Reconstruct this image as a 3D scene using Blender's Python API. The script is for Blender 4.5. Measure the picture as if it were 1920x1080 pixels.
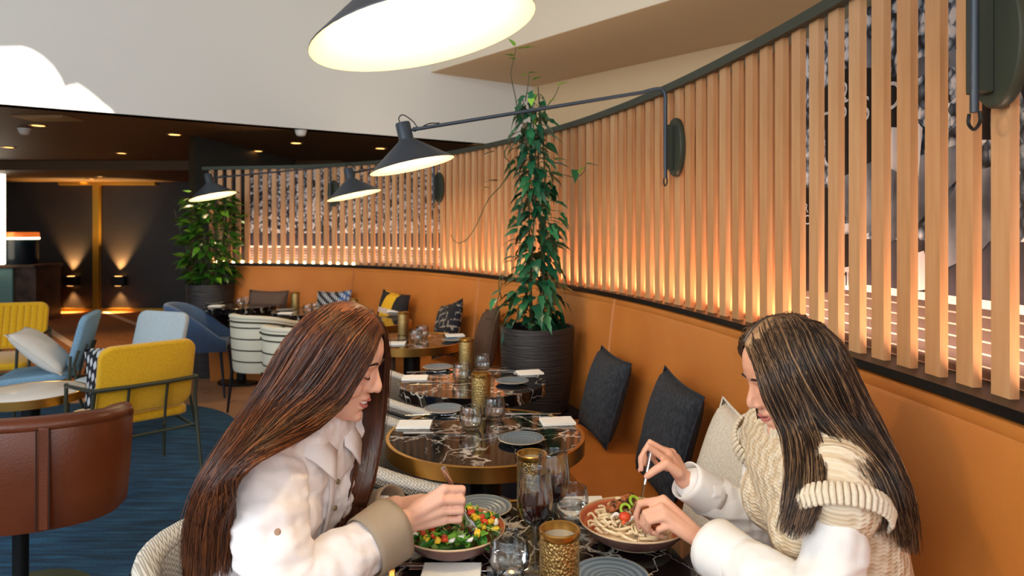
import bpy, bmesh, math, random
from mathutils import Vector, Matrix, noise, geometry

for o in list(bpy.data.objects):
    bpy.data.objects.remove(o)
S = bpy.context.scene
COL = S.collection
PI = math.pi
rnd = random.Random(11)

# ---------------------------------------------------------------- camera
F, YH, EYE = 1280.0, 433.0, 1.47          # focal length in px, horizon row, eye height
cam_d = bpy.data.cameras.new('camera')
cam_d.sensor_fit = 'HORIZONTAL'; cam_d.sensor_width = 36.0
cam_d.lens = F / 1920 * 36.0
cam_d.shift_y = -(540 - YH) / 1920.0
cam_d.clip_start = 0.02
cam_d.dof.use_dof = True; cam_d.dof.focus_distance = 1.75; cam_d.dof.aperture_fstop = 5.0
cam = bpy.data.objects.new('camera', cam_d); COL.objects.link(cam)
cam.location = (0, 0, EYE); cam.rotation_euler = (PI / 2, 0, 0)
S.camera = cam

# ---------------------------------------------------------------- light and exposure
S.view_settings.view_transform = 'Standard'
S.view_settings.look = 'None'
S.view_settings.gamma = 1.0
S.view_settings.use_curve_mapping = False
S.view_settings.exposure = 0.08

w = bpy.data.worlds.new('daylight'); S.world = w
w.use_nodes = True
bg = w.node_tree.nodes['Background']
bg.inputs[0].default_value = (0.78, 0.90, 1.0, 1)
bg.inputs[1].default_value = 1.5

def lamp(name, kind, loc, energy, color, **kw):
    d = bpy.data.lights.new(name, kind)
    d.energy = energy; d.color = color
    for k, v in kw.items():
        if k not in ('aim', 'rot'):
            setattr(d, k, v)
    o = bpy.data.objects.new(name, d); COL.objects.link(o)
    o.location = loc
    if 'aim' in kw:
        o.rotation_euler = (Vector(kw['aim']) - Vector(loc)).to_track_quat('-Z', 'Y').to_euler()
    if 'rot' in kw:
        o.rotation_euler = kw['rot']
    return o

SUN_TO = Vector((0.30, -0.62, 0.72)).normalized()      # direction towards the sun
sun = lamp('sun', 'SUN', (0, 0, 8), 9.0, (1.0, 0.97, 0.90), angle=math.radians(0.6))
sun.rotation_euler = SUN_TO.to_track_quat('Z', 'Y').to_euler()
# daylight through the glazed front of the room (behind and left of the camera)
lamp('window_light', 'AREA', (-4.2, -2.2, 3.4), 205, (0.86, 0.94, 1.0), shape='RECTANGLE', size=4.5, size_y=2.4, aim=(-0.6, 3.2, 1.0))
lamp('front_window_light', 'AREA', (1.4, -2.4, 3.2), 60, (1.0, 0.95, 0.88), shape='RECTANGLE', size=3.0, size_y=1.8, aim=(0.2, 2.2, 0.9))

# ---------------------------------------------------------------- helpers
def P(px, py, Y):
    return Vector(((px - 960) / F * Y, Y, EYE - (py - YH) / F * Y))
def PZ(px, py, z):
    Y = (EYE - z) * F / (py - YH)
    return Vector(((px - 960) / F * Y, Y, z))
def lin(c):
    return c / 12.92 if c <= 0.04045 else ((c + 0.055) / 1.055) ** 2.4
def rgb(h):
    if isinstance(h, tuple): return (*h, 1) if len(h) == 3 else h
    return tuple(lin(int(h[i:i + 2], 16) / 255) for i in (0, 2, 4)) + (1,)

def mat(name, col, rough=0.5, metal=0.0, col2=None, scale=8.0, stretch=(1, 1, 1), bump=0.0, bscale=None, coat=0.0,
        emit=None, estr=0.0, trans=0.0, ior=1.45, sss=0.0, sheen=0.0, aniso=0.0, detail=4.0, coord='Object', contrast=(0.3, 0.7), spec=0.5):
    m = bpy.data.materials.new(name); m.use_nodes = True
    nt = m.node_tree; b = nt.nodes['Principled BSDF']
    b.inputs['Base Color'].default_value = rgb(col)
    b.inputs['Roughness'].default_value = rough
    b.inputs['Metallic'].default_value = metal
    b.inputs['Coat Weight'].default_value = coat
    b.inputs['Transmission Weight'].default_value = trans
    b.inputs['IOR'].default_value = ior
    b.inputs['Subsurface Weight'].default_value = sss
    b.inputs['Subsurface Radius'].default_value = (0.02, 0.008, 0.004)
    b.inputs['Sheen Weight'].default_value = sheen
    b.inputs['Anisotropic'].default_value = aniso
    b.inputs['Specular IOR Level'].default_value = spec
    if emit:
        b.inputs['Emission Color'].default_value = rgb(emit)
        b.inputs['Emission Strength'].default_value = estr
    if col2 or bump:
        tc = nt.nodes.new('ShaderNodeTexCoord'); mp = nt.nodes.new('ShaderNodeMapping')
        mp.inputs['Scale'].default_value = stretch
        nt.links.new(tc.outputs[coord], mp.inputs[0])
        n = nt.nodes.new('ShaderNodeTexNoise'); n.inputs['Scale'].default_value = scale; n.inputs['Detail'].default_value = detail
        nt.links.new(mp.outputs[0], n.inputs['Vector'])
        if col2:
            r = nt.nodes.new('ShaderNodeValToRGB')
            r.color_ramp.elements[0].position = contrast[0]; r.color_ramp.elements[1].position = contrast[1]
            r.color_ramp.elements[0].color = rgb(col); r.color_ramp.elements[1].color = rgb(col2)
            nt.links.new(n.outputs['Fac'], r.inputs[0]); nt.links.new(r.outputs[0], b.inputs['Base Color'])
        if bump:
            n2 = n
            if bscale:
                n2 = nt.nodes.new('ShaderNodeTexNoise'); n2.inputs['Scale'].default_value = bscale; n2.inputs['Detail'].default_value = 3
                nt.links.new(mp.outputs[0], n2.inputs['Vector'])
            bp = nt.nodes.new('ShaderNodeBump'); bp.inputs['Strength'].default_value = bump; bp.inputs['Distance'].default_value = 0.01
            nt.links.new(n2.outputs['Fac'], bp.inputs['Height']); nt.links.new(bp.outputs[0], b.inputs['Normal'])
    return m

class G:
    """tiny node-graph helper"""
    def __init__(s, name):
        s.m = bpy.data.materials.new(name); s.m.use_nodes = True
        s.nt = s.m.node_tree; s.b = s.nt.nodes['Principled BSDF']
        s.tc = s.nt.nodes.new('ShaderNodeTexCoord')
    def n(s, t, **kw):
        x = s.nt.nodes.new(t)
        for k, v in kw.items(): setattr(x, k, v)
        return x
    def l(s, a, b): s.nt.links.new(a, b)
    def math(s, op, a, b=None, c=None):
        x = s.n('ShaderNodeMath', operation=op)
        for i, v in enumerate((a, b, c)):
            if v is None: continue
            if isinstance(v, (int, float)): x.inputs[i].default_value = v
            else: s.l(v, x.inputs[i])
        return x.outputs[0]
    def map(s, scale=(1, 1, 1), rot=(0, 0, 0), coord='Object'):
        mp = s.n('ShaderNodeMapping'); mp.inputs['Scale'].default_value = scale; mp.inputs['Rotation'].default_value = rot
        s.l(s.tc.outputs[coord], mp.inputs[0]); return mp.outputs[0]
    def noise(s, vec, scale, detail=3):
        x = s.n('ShaderNodeTexNoise'); x.inputs['Scale'].default_value = scale; x.inputs['Detail'].default_value = detail
        s.l(vec, x.inputs['Vector']); return x.outputs['Fac']
    def ramp(s, fac, stops, interp='LINEAR'):
        r = s.n('ShaderNodeValToRGB'); e = r.color_ramp; e.interpolation = interp
        while len(e.elements) < len(stops): e.elements.new(0.5)
        for el, (p, c) in zip(e.elements, stops): el.position = p; el.color = rgb(c)
        s.l(fac, r.inputs[0]); return r.outputs[0]
    def mix(s, fac, a, b):
        x = s.n('ShaderNodeMix', data_type='RGBA')
        if isinstance(fac, float): x.inputs[0].default_value = fac
        else: s.l(fac, x.inputs[0])
        for i, v in ((6, a), (7, b)):
            if isinstance(v, (str, tuple)): x.inputs[i].default_value = rgb(v)
            else: s.l(v, x.inputs[i])
        return x.outputs[2]
    def col(s, c, rough=0.5, metal=0.0):
        if isinstance(c, (str, tuple)): s.b.inputs['Base Color'].default_value = rgb(c)
        else: s.l(c, s.b.inputs['Base Color'])
        s.b.inputs['Roughness'].default_value = rough; s.b.inputs['Metallic'].default_value = metal
        return s
    def bump(s, h, strength=0.5, dist=0.005):
        bp = s.n('ShaderNodeBump'); bp.inputs['Strength'].default_value = strength; bp.inputs['Distance'].default_value = dist
        s.l(h, bp.inputs['Height']); s.l(bp.outputs[0], s.b.inputs['Normal']); return s

def frame(axis, ref=None):
    z = Vector(axis).normalized()
    r = Vector(ref) if ref else (Vector((0, 0, 1)) if abs(z.z) < 0.9 else Vector((0, 1, 0)))
    x = r.cross(z).normalized(); y = z.cross(x)
    return Matrix((x, y, z)).transposed()
def catmull(pts, n):
    pts = [Vector(p) for p in pts]
    if len(pts) < 3:
        return [pts[0].lerp(pts[-1], i / (n - 1)) for i in range(n)]
    k = [0]
    for a, b in zip(pts, pts[1:]): k.append(k[-1] + max((b - a).length, 1e-6) ** 0.7)
    ext = [pts[0] * 2 - pts[1]] + pts + [pts[-1] * 2 - pts[-2]]
    out = []; j = 0
    for i in range(n):
        t = k[-1] * i / (n - 1)
        while j < len(pts) - 2 and t > k[j + 1]: j += 1
        u = (t - k[j]) / (k[j + 1] - k[j])
        p0, p1, p2, p3 = ext[j:j + 4]
        out.append(0.5 * ((2 * p1) + (p2 - p0) * u + (2 * p0 - 5 * p1 + 4 * p2 - p3) * u * u + (3 * p1 - p0 - 3 * p2 + p3) * u ** 3))
    return out
def lerp_list(v, n):
    if isinstance(v, (int, float)): return [v] * n
    out = []
    for i in range(n):
        t = i / (n - 1) * (len(v) - 1); j = min(int(t), len(v) - 2); out.append(v[j] + (v[j + 1] - v[j]) * (t - j))
    return out

class MB:
    def __init__(s): s.v = []; s.f = []; s.uv = None
    def add(s, vs, fs):
        o = len(s.v); s.v += [Vector(p) for p in vs]; s.f += [tuple(i + o for i in f) for f in fs]; return s
    def box(s, c, size, M=None):
        c = Vector(c); hx, hy, hz = (d / 2 for d in size)
        vs = [Vector((x, y, z)) for x in (-hx, hx) for y in (-hy, hy) for z in (-hz, hz)]
        if M: vs = [M @ p for p in vs]
        return s.add([c + p for p in vs], [(0, 1, 3, 2), (4, 6, 7, 5), (0, 4, 5, 1), (2, 3, 7, 6), (0, 2, 6, 4), (1, 5, 7, 3)])
    def loft(s, rings, cap=True, closed=True):
        n = len(rings[0]); vs = [p for r in rings for p in r]; fs = []
        for i in range(len(rings) - 1):
            for j in range(n if closed else n - 1):
                k = (j + 1) % n
                fs.append((i * n + j, i * n + k, (i + 1) * n + k, (i + 1) * n + j))
        if cap:
            fs.append(tuple(range(n))[::-1]); fs.append(tuple((len(rings) - 1) * n + j for j in range(n)))
        return s.add(vs, fs)
    def tube(s, pts, r, n=8, cap=True, flat=None, ref=None):
        pts = [Vector(p) for p in pts]; m = len(pts); r = lerp_list(r, m) if not (isinstance(r, list) and len(r) == m) else r
        rings = []; x = None
        for i, p in enumerate(pts):
            t = (pts[min(i + 1, m - 1)] - pts[max(i - 1, 0)])
            t = t.normalized() if t.length > 1e-9 else Vector((0, 0, 1))
            if x is None:
                x = (Vector(ref) if ref else (Vector((0, 0, 1)) if abs(t.z) < 0.9 else Vector((0, 1, 0))))
            x = x - t * x.dot(t)
            x = x.normalized() if x.length > 1e-6 else frame(t).col[0]
            y = t.cross(x)
            fx, fy = flat if flat else (1, 1)
            rings.append([p + x * (math.cos(2 * PI * k / n) * r[i] * fx) + y * (math.sin(2 * PI * k / n) * r[i] * fy) for k in range(n)])
        return s.loft(rings, cap)
    def cap(s, pts, r, n=10):
        """tube with rounded ends (capsule chain)"""
        pts = [Vector(p) for p in pts]; rr = lerp_list(r, len(pts)) if not isinstance(r, list) or len(r) != len(pts) else r
        a, b = pts[0], pts[-1]; da = (pts[0] - pts[1]).normalized(); db = (pts[-1] - pts[-2]).normalized()
        P0 = [a + da * rr[0] * q for q in (0.98, 0.8, 0.45)]; R0 = [rr[0] * q for q in (0.15, 0.6, 0.89)]
        P1 = [b + db * rr[-1] * q for q in (0.45, 0.8, 0.98)]; R1 = [rr[-1] * q for q in (0.89, 0.6, 0.15)]
        return s.tube(P0 + pts + P1, R0 + list(rr) + R1, n)
    def lathe(s, prof, n=24, o=(0, 0, 0), M=None, cap=False):
        o = Vector(o); rings = []
        for r, z in prof:
            ring = [Vector((r * math.cos(2 * PI * k / n), r * math.sin(2 * PI * k / n), z)) for k in range(n)]
            rings.append([o + (M @ p if M else p) for p in ring])
        return s.loft(rings, cap)
    def ell(s, c, r, M=None, nu=12, nv=8):
        rings = []; c = Vector(c); r = r if isinstance(r, (tuple, list)) else (r, r, r)
        for i in range(nv + 1):
            a = PI * (i / nv); a = min(max(a, 0.03), PI - 0.03)
            ring = [Vector((r[0] * math.sin(a) * math.cos(2 * PI * k / nu), r[1] * math.sin(a) * math.sin(2 * PI * k / nu), -r[2] * math.cos(a))) for k in range(nu)]
            rings.append([c + (M @ p if M else p) for p in ring])
        return s.loft(rings)
    def prism(s, outline, h0, h1, M=None, o=(0, 0, 0)):
        """outline: list of (x, y); extruded along z"""
        o = Vector(o); a = [Vector((x, y, h0)) for x, y in outline]; b = [Vector((x, y, h1)) for x, y in outline]
        f = lambda p: o + (M @ p if M else p)
        return s.loft([[f(p) for p in a], [f(p) for p in b]])
    def rpanel(s, w_, h_, t, r, e=0.012, M=None, o=(0, 0, 0), n=6, bow=0.0):
        """rounded rectangular upholstered panel: width on x, height on z, thickness on y"""
        o = Vector(o); out = []
        def ring(ins, y):
            pts = []
            for cx, cz, a0 in ((w_/2-r, h_/2-r, 0), (-w_/2+r, h_/2-r, 90), (-w_/2+r, -h_/2+r, 180), (w_/2-r, -h_/2+r, 270)):
                for k in range(n + 1):
                    a = math.radians(a0 + 90 * k / n)
                    x = cx + (r - ins) * math.cos(a); z = cz + (r - ins) * math.sin(a)
                    p = Vector((x, y + bow * (1 - (2 * x / w_) ** 2), z)); pts.append(o + (M @ p if M else p))
            return pts
        return s.loft([ring(e, -t/2), ring(e*0.3, -t/2 + e*0.3), ring(0, -t/2 + e), ring(0, t/2 - e), ring(e*0.3, t/2 - e*0.3), ring(e, t/2)])
    def grid(s, rows, closed=False):
        n = len(rows[0]); vs = [p for r in rows for p in r]
        fs = [(i*n+j, i*n+(j+1) % n, (i+1)*n+(j+1) % n, (i+1)*n+j) for i in range(len(rows)-1) for j in range(n if closed else n-1)]
        return s.add(vs, fs)
    def mesh(s, name):
        me = bpy.data.meshes.new(name); me.from_pydata([tuple(p) for p in s.v], [], s.f); me.update(); return me
    def build(s, name, m, parent=None, smooth=40, bevel=0, fix=True, solid=0):
        if parent:
            W = parent.matrix_basis.copy()
            if parent.parent: W = parent.parent.matrix_basis @ W
            Wi = W.inverted(); s.v = [Wi @ p for p in s.v]
        me = s.mesh(name)
        if fix:
            b = bmesh.new(); b.from_mesh(me); bmesh.ops.recalc_face_normals(b, faces=b.faces); b.to_mesh(me); b.free()
        if m: me.materials.append(m)
        if smooth:
            me.polygons.foreach_set('use_smooth', [True] * len(me.polygons)); me.set_sharp_from_angle(angle=math.radians(smooth))
        o = bpy.data.objects.new(name, me); COL.objects.link(o)
        if parent: o.parent = parent
        if bevel:
            md = o.modifiers.new('bevel', 'BEVEL'); md.width = bevel; md.segments = 2; md.limit_method = 'ANGLE'; md.angle_limit = math.radians(40)
        if solid:
            md = o.modifiers.new('solid', 'SOLIDIFY'); md.thickness = solid; md.offset = 0
        return o

def tag(o, label=None, cat=None, group=None, kind=None):
    if label: o['label'] = label
    if cat: o['category'] = cat
    if group: o['group'] = group
    if kind: o['kind'] = kind
    return o
def thing(name, loc, label, cat, group=None, rz=0):
    o = bpy.data.objects.new(name, None); COL.objects.link(o); o.empty_display_size = 0.1
    o.location = loc; o.rotation_euler = (0, 0, rz)
    o.matrix_basis = Matrix.Translation(Vector(loc)) @ Matrix.Rotation(rz, 4, 'Z')
    return tag(o, label, cat, group)
def kids(o): return [c for c in bpy.data.objects if c.parent == o]
CH = {}
def copy_tree(o, parent=None):
    c = o.copy(); COL.objects.link(c)
    if parent: c.parent = parent
    if o not in CH: CH[o] = kids(o)
    for k in CH[o]: copy_tree(k, c)
    return c
def place(o, loc, rz=0, label=None, group=None):
    o.matrix_basis = Matrix.Translation(Vector(loc)) @ Matrix.Rotation(rz, 4, 'Z')
    if label: o['label'] = label
    if group: o['group'] = group
    return o
def fuse(mb, voxel, name, m, parent=None, iters=4, disp=None, factor=0.5, keep=None):
    """union of overlapping closed shapes as one continuous surface"""
    me = mb.mesh(name + '_raw'); o = bpy.data.objects.new(name, me); COL.objects.link(o)
    b = bmesh.new(); b.from_mesh(me); bmesh.ops.recalc_face_normals(b, faces=b.faces); b.to_mesh(me); b.free()
    r = o.modifiers.new('r', 'REMESH'); r.mode = 'VOXEL'; r.voxel_size = voxel
    if iters:
        q = o.modifiers.new('s', 'SMOOTH'); q.factor = factor; q.iterations = iters
    dg = bpy.context.evaluated_depsgraph_get(); dg.update()
    m2 = bpy.data.meshes.new_from_object(o.evaluated_get(dg)); o.modifiers.clear()
    o.data = m2; m2.name = name; bpy.data.meshes.remove(me)
    if disp:
        nn = [v.normal.copy() for v in m2.vertices]
        for v, q_ in zip(m2.vertices, nn):
            v.co += q_ * disp(v.co)
    m2.materials.clear(); m2.materials.append(m)
    m2.polygons.foreach_set('use_smooth', [True] * len(m2.polygons))
    if parent:
        Wi = parent.matrix_basis.inverted()
        m2.transform(Wi); o.parent = parent
    return o
# ---------------------------------------------------------------- materials
M = {}
M['white'] = mat('white_plaster', 'd6d2ca', 0.85, bump=0.05, bscale=60)
M['beige'] = mat('warm_lit_beige_plaster', 'd8bc94', 0.85, bump=0.05, bscale=60)  # beige, more saturated to carry the warm light of the lamps
M['darkceil'] = mat('dark_bronze_ceiling', '5e421f', 0.55)
M['darkwall'] = mat('dark_wall', '1c1512', 0.45, col2='2a2018', scale=1.5)
M['brass'] = mat('brushed_brass', 'c79a52', 0.28, 1.0, aniso=0.4)
M['brassdark'] = mat('antique_brass', 'a9885a', 0.38, 1.0)
M['bronze'] = mat('gold_trim', 'b98a2c', 0.35, 0.7)
M['black'] = mat('black_metal', '121214', 0.42, 0.3)
M['dkgreen'] = mat('dark_olive_metal', '3f4236', 0.45, 0.3)
M['graphite'] = mat('graphite_powder_coat', '3b4149', 0.42, 0.35)
M['cream_in'] = mat('cream_enamel', 'fff0c4', 0.5)
M['leather'] = mat('ochre_leather', 'b46a2c', 0.48, col2='bf7633', scale=3, bump=0.10, bscale=180, spec=0.35)
M['brownleather'] = mat('brown_leather', '55270f', 0.36, col2='653016', scale=4, bump=0.12, bscale=120)
M['steel'] = mat('cutlery_steel', 'd8dade', 0.16, 1.0)
M['napkin'] = mat('white_napkin', 'f4f1ea', 0.9, bump=0.1, bscale=250)
def thin_glass(name):
    m = bpy.data.materials.new(name); m.use_nodes = True; nt = m.node_tree; nt.nodes.clear()
    o = nt.nodes.new('ShaderNodeOutputMaterial'); mx = nt.nodes.new('ShaderNodeMixShader'); tr = nt.nodes.new('ShaderNodeBsdfTransparent'); gl = nt.nodes.new('ShaderNodeBsdfGlossy'); lw = nt.nodes.new('ShaderNodeLayerWeight'); pw = nt.nodes.new('ShaderNodeMath'); pw.operation = 'POWER'; pw.inputs[1].default_value = 2.6; fr = nt.nodes.new('ShaderNodeMath'); fr.operation = 'MULTIPLY_ADD'; fr.inputs[1].default_value = 0.75; fr.inputs[2].default_value = 0.07
    nt.links.new(lw.outputs['Facing'], pw.inputs[0]); nt.links.new(pw.outputs[0], fr.inputs[0]); cr = nt.nodes.new('ShaderNodeValToRGB'); cr.color_ramp.elements[0].position = 0.35; cr.color_ramp.elements[0].color = (0.97, 0.98, 0.98, 1); cr.color_ramp.elements[1].position = 0.98; cr.color_ramp.elements[1].color = (0.42, 0.45, 0.47, 1); gl.inputs['Roughness'].default_value = 0.0
    nt.links.new(lw.outputs['Facing'], cr.inputs[0]); nt.links.new(cr.outputs[0], tr.inputs['Color'])
    nt.links.new(fr.outputs[0], mx.inputs[0]); nt.links.new(tr.outputs[0], mx.inputs[1]); nt.links.new(gl.outputs[0], mx.inputs[2]); nt.links.new(mx.outputs[0], o.inputs[0]); return m
M['glass'] = thin_glass('clear_thin_glass')
M['water'] = mat('water', 'ffffff', 0.0, trans=1.0, ior=1.33)
M['wine'] = mat('red_wine', '2c040a', 0.03, trans=0.15, ior=1.34)
M['soil'] = mat('soil', '1a120c', 0.95, col2='2e2116', scale=60, bump=0.6)
M['pot'] = None
M['darkfab'] = mat('charcoal_boucle', '22252b', 0.95, col2='3a3f47', scale=120, stretch=(1, 1, 0.35), bump=0.5, contrast=(0.4, 0.75))
M['brownfab'] = mat('brown_weave', '4a3428', 0.95, col2='5c4334', scale=160, bump=0.4)
M['creamfab'] = mat('cream_boucle', 'd9cdb9', 0.95, col2='efe6d6', scale=130, bump=0.6)
M['yellow'] = mat('mustard_wool', 'cc9806', 0.95, col2='e0ae14', scale=140, bump=0.25, sheen=0.3)
M['bluefab'] = mat('steel_blue_fabric', '6f93ad', 0.9, col2='84a8c0', scale=110, bump=0.2)
M['greyfab'] = mat('pale_grey_fabric', 'a9b6bd', 0.9, col2='bcc8cd', scale=110, bump=0.2)
M['navyfab'] = mat('denim_blue_felt', '3a5276', 0.95, col2='4a648a', scale=120, bump=0.2, sheen=0.3)
M['whitefab'] = mat('white_linen', 'd9d4cb', 0.95, bump=0.3, bscale=25)
M['stone'] = mat('white_marble_top', 'efeae2', 0.25, col2='d8cfc2', scale=3, detail=8, contrast=(0.55, 0.75))
M['creamleather'] = mat('cream_leather', 'd2ccb8', 0.6, bump=0.08, bscale=90)
M['trousers'] = mat('dark_denim', '1d2330', 0.9, bump=0.2, bscale=200)
M['teal'] = mat('teal_glass_panel', '6f8f88', 0.2, spec=0.5)
M['vent'] = mat('vent_bronze', 'a8835a', 0.6)
M['plate'] = None

def wood_mat(name, a, b, c):
    g = G(name); v = g.map((14, 14, 1.2)); n1 = g.noise(v, 3.0, 5)
    oi = g.n('ShaderNodeObjectInfo')
    sh = g.math('MULTIPLY_ADD', oi.outputs['Random'], 0.35, g.math('MULTIPLY', n1, 0.75))
    g.col(g.ramp(sh, [(0.2, a), (0.5, b), (0.85, c)]), 0.5)
    g.bump(n1, 0.08); return g.m
M['oak'] = wood_mat('oak_slat_wood', 'b27b4a', 'c58e5d', 'd3a273')
M['oakback'] = wood_mat('oak_backing_wood', 'ac774a', 'be895a', 'cc9a6c')
def plank_mat():
    g = G('floor_plank_wood'); v = g.map((3, 24, 1)); n1 = g.noise(v, 2.0, 5); oi = g.n('ShaderNodeObjectInfo')
    sh = g.math('MULTIPLY_ADD', oi.outputs['Random'], 0.5, g.math('MULTIPLY', n1, 0.6))
    g.col(g.ramp(sh, [(0.2, 'a87c5a'), (0.5, 'b98c69'), (0.9, 'c99d7b')]), 0.45); return g.m
M['plank'] = plank_mat()
def carpet_mat():
    g = G('lobby_carpet'); v = g.map((1, 1, 1), (0, 0, math.radians(48)))
    n1 = g.noise(g.map(), 55, 4); n2 = g.noise(g.map(), 3.5, 3)
    base = g.mix(n2, g.ramp(n1, [(0.35, '7a4318'), (0.7, 'b87436')]), g.ramp(n1, [(0.35, '8a4f20'), (0.7, 'c88042')]))
    sp = g.n('ShaderNodeSeparateXYZ'); g.l(v, sp.inputs[0])
    fr = g.math('FRACT', g.math('DIVIDE', g.math('ADD', sp.outputs[1], 100.30), 1.12))
    line = g.math('LESS_THAN', fr, 0.085)
    g.col(g.mix(line, base, 'e6c4a4'), 0.95); return g.m
M['carpet'] = carpet_mat()
def rug_mat():
    g = G('blue_rug'); n1 = g.noise(g.map((1.6, 16, 1), (0, 0, 0.25)), 2.2, 5); n2 = g.noise(g.map(), 150, 2)
    f = g.math('ADD', n1, g.math('MULTIPLY', g.math('SUBTRACT', n2, 0.5), 0.35))
    g.col(g.ramp(f, [(0.3, '0e2438'), (0.5, '17405e'), (0.7, '235a7c')]), 0.97).bump(n2, 0.4); return g.m
M['rug'] = rug_mat()
def marble_mat():
    g = G('black_veined_marble')
    v = g.map((1, 1, 1)); nz = g.n('ShaderNodeTexNoise'); nz.inputs['Scale'].default_value = 5; nz.inputs['Detail'].default_value = 5
    g.l(v, nz.inputs['Vector'])
    ad = g.n('ShaderNodeVectorMath', operation='MULTIPLY_ADD'); g.l(nz.outputs['Color'], ad.inputs[0]); ad.inputs[1].default_value = (0.35, 0.35, 0.35); g.l(v, ad.inputs[2])
    def vein(scale, w_, st):
        mp = g.n('ShaderNodeMapping'); mp.inputs['Scale'].default_value = st; mp.inputs['Rotation'].default_value = (0, 0, 0.6); g.l(ad.outputs[0], mp.inputs[0])
        vo = g.n('ShaderNodeTexVoronoi', feature='DISTANCE_TO_EDGE'); vo.inputs['Scale'].default_value = scale; g.l(mp.outputs[0], vo.inputs['Vector'])
        return g.ramp(vo.outputs['Distance'], [(0.0, (1, 1, 1)), (w_, (0, 0, 0))])
    a = vein(4.2, 0.022, (1, 0.5, 1)); b = vein(9, 0.018, (1, 0.45, 1))
    n2 = g.noise(v, 7, 3); gate = g.ramp(n2, [(0.42, (0, 0, 0)), (0.62, (1, 1, 1))])
    f = g.math('MAXIMUM', g.math('MULTIPLY', a, g.math('MULTIPLY_ADD', n2, 1.2, -0.05)), g.math('MULTIPLY', b, gate))
    base = g.ramp(n2, [(0.3, '08070a'), (0.8, '1b130f')])
    g.col(g.mix(f, base, 'efe6da'), 0.07); return g.m
M['marble'] = marble_mat()
def herring_mat(name, a, b, sc=150):
    g = G(name); sp = g.n('ShaderNodeSeparateXYZ'); g.l(g.map((sc, sc, sc * 0.9)), sp.inputs[0])
    u = g.math('ADD', sp.outputs[0], g.math('MULTIPLY', sp.outputs[1], 0.73))
    tri = g.math('PINGPONG', u, 1.0)
    f = g.math('SINE', g.math('MULTIPLY', g.math('ADD', sp.outputs[2], g.math('MULTIPLY', tri, 1.3)), 4.2))
    s = g.math('MULTIPLY_ADD', f, 0.5, 0.5)
    g.col(g.ramp(s, [(0.3, a), (0.6, b)]), 0.9).bump(s, 0.4, 0.003); return g.m
M['herring'] = herring_mat('grey_zigzag_weave', '4f473f', '8d857a')
M['herringlight'] = herring_mat('light_zigzag_weave', 'a9a297', 'dcd6cb')
def hammered(name, c):
    g = G(name); vo = g.n('ShaderNodeTexVoronoi', feature='SMOOTH_F1'); vo.inputs['Scale'].default_value = 230
    vo.inputs['Smoothness'].default_value = 0.4; g.l(g.map((1, 1, 0.75)), vo.inputs['Vector'])
    g.col(g.ramp(vo.outputs['Distance'], [(0.2, c), (0.8, 'b0915a')]), 0.38, 1.0).bump(vo.outputs['Distance'], 0.7, 0.003); g.nt.nodes['Bump'].invert = True; return g.m
M['hammered'] = hammered('hammered_brass', 'd9b878')
def pot_mat():
    g = G('black_ribbed_pot'); n1 = g.noise(g.map((3, 3, 70)), 2.0, 4)
    g.col(g.ramp(n1, [(0.3, '171516'), (0.7, '2f2b2c')]), 0.5).bump(n1, 0.8, 0.01); return g.m
M['pot'] = pot_mat()
def plate_mat(name, a, b):
    g = G(name); sp = g.n('ShaderNodeVectorMath', operation='LENGTH'); g.l(g.map((1, 1, 0)), sp.inputs[0])
    f = g.math('SINE', g.math('MULTIPLY', sp.outputs['Value'], 520)); s = g.math('MULTIPLY_ADD', f, 0.5, 0.5)
    g.col(g.ramp(s, [(0.2, a), (0.9, b)]), 0.3).bump(s, 0.25, 0.002); return g.m
M['plate'] = plate_mat('blue_grey_stoneware', '5b6a78', '7b8b98')
M['bowlin'] = plate_mat('terracotta_glaze', 'b4583a', 'cf7550')
M['bowlout'] = mat('dark_rust_glaze', '5b3a35', 0.35, col2='6d4a43', scale=12)
M['rim'] = mat('pale_glaze_rim', 'd2b08a', 0.4)
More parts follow.
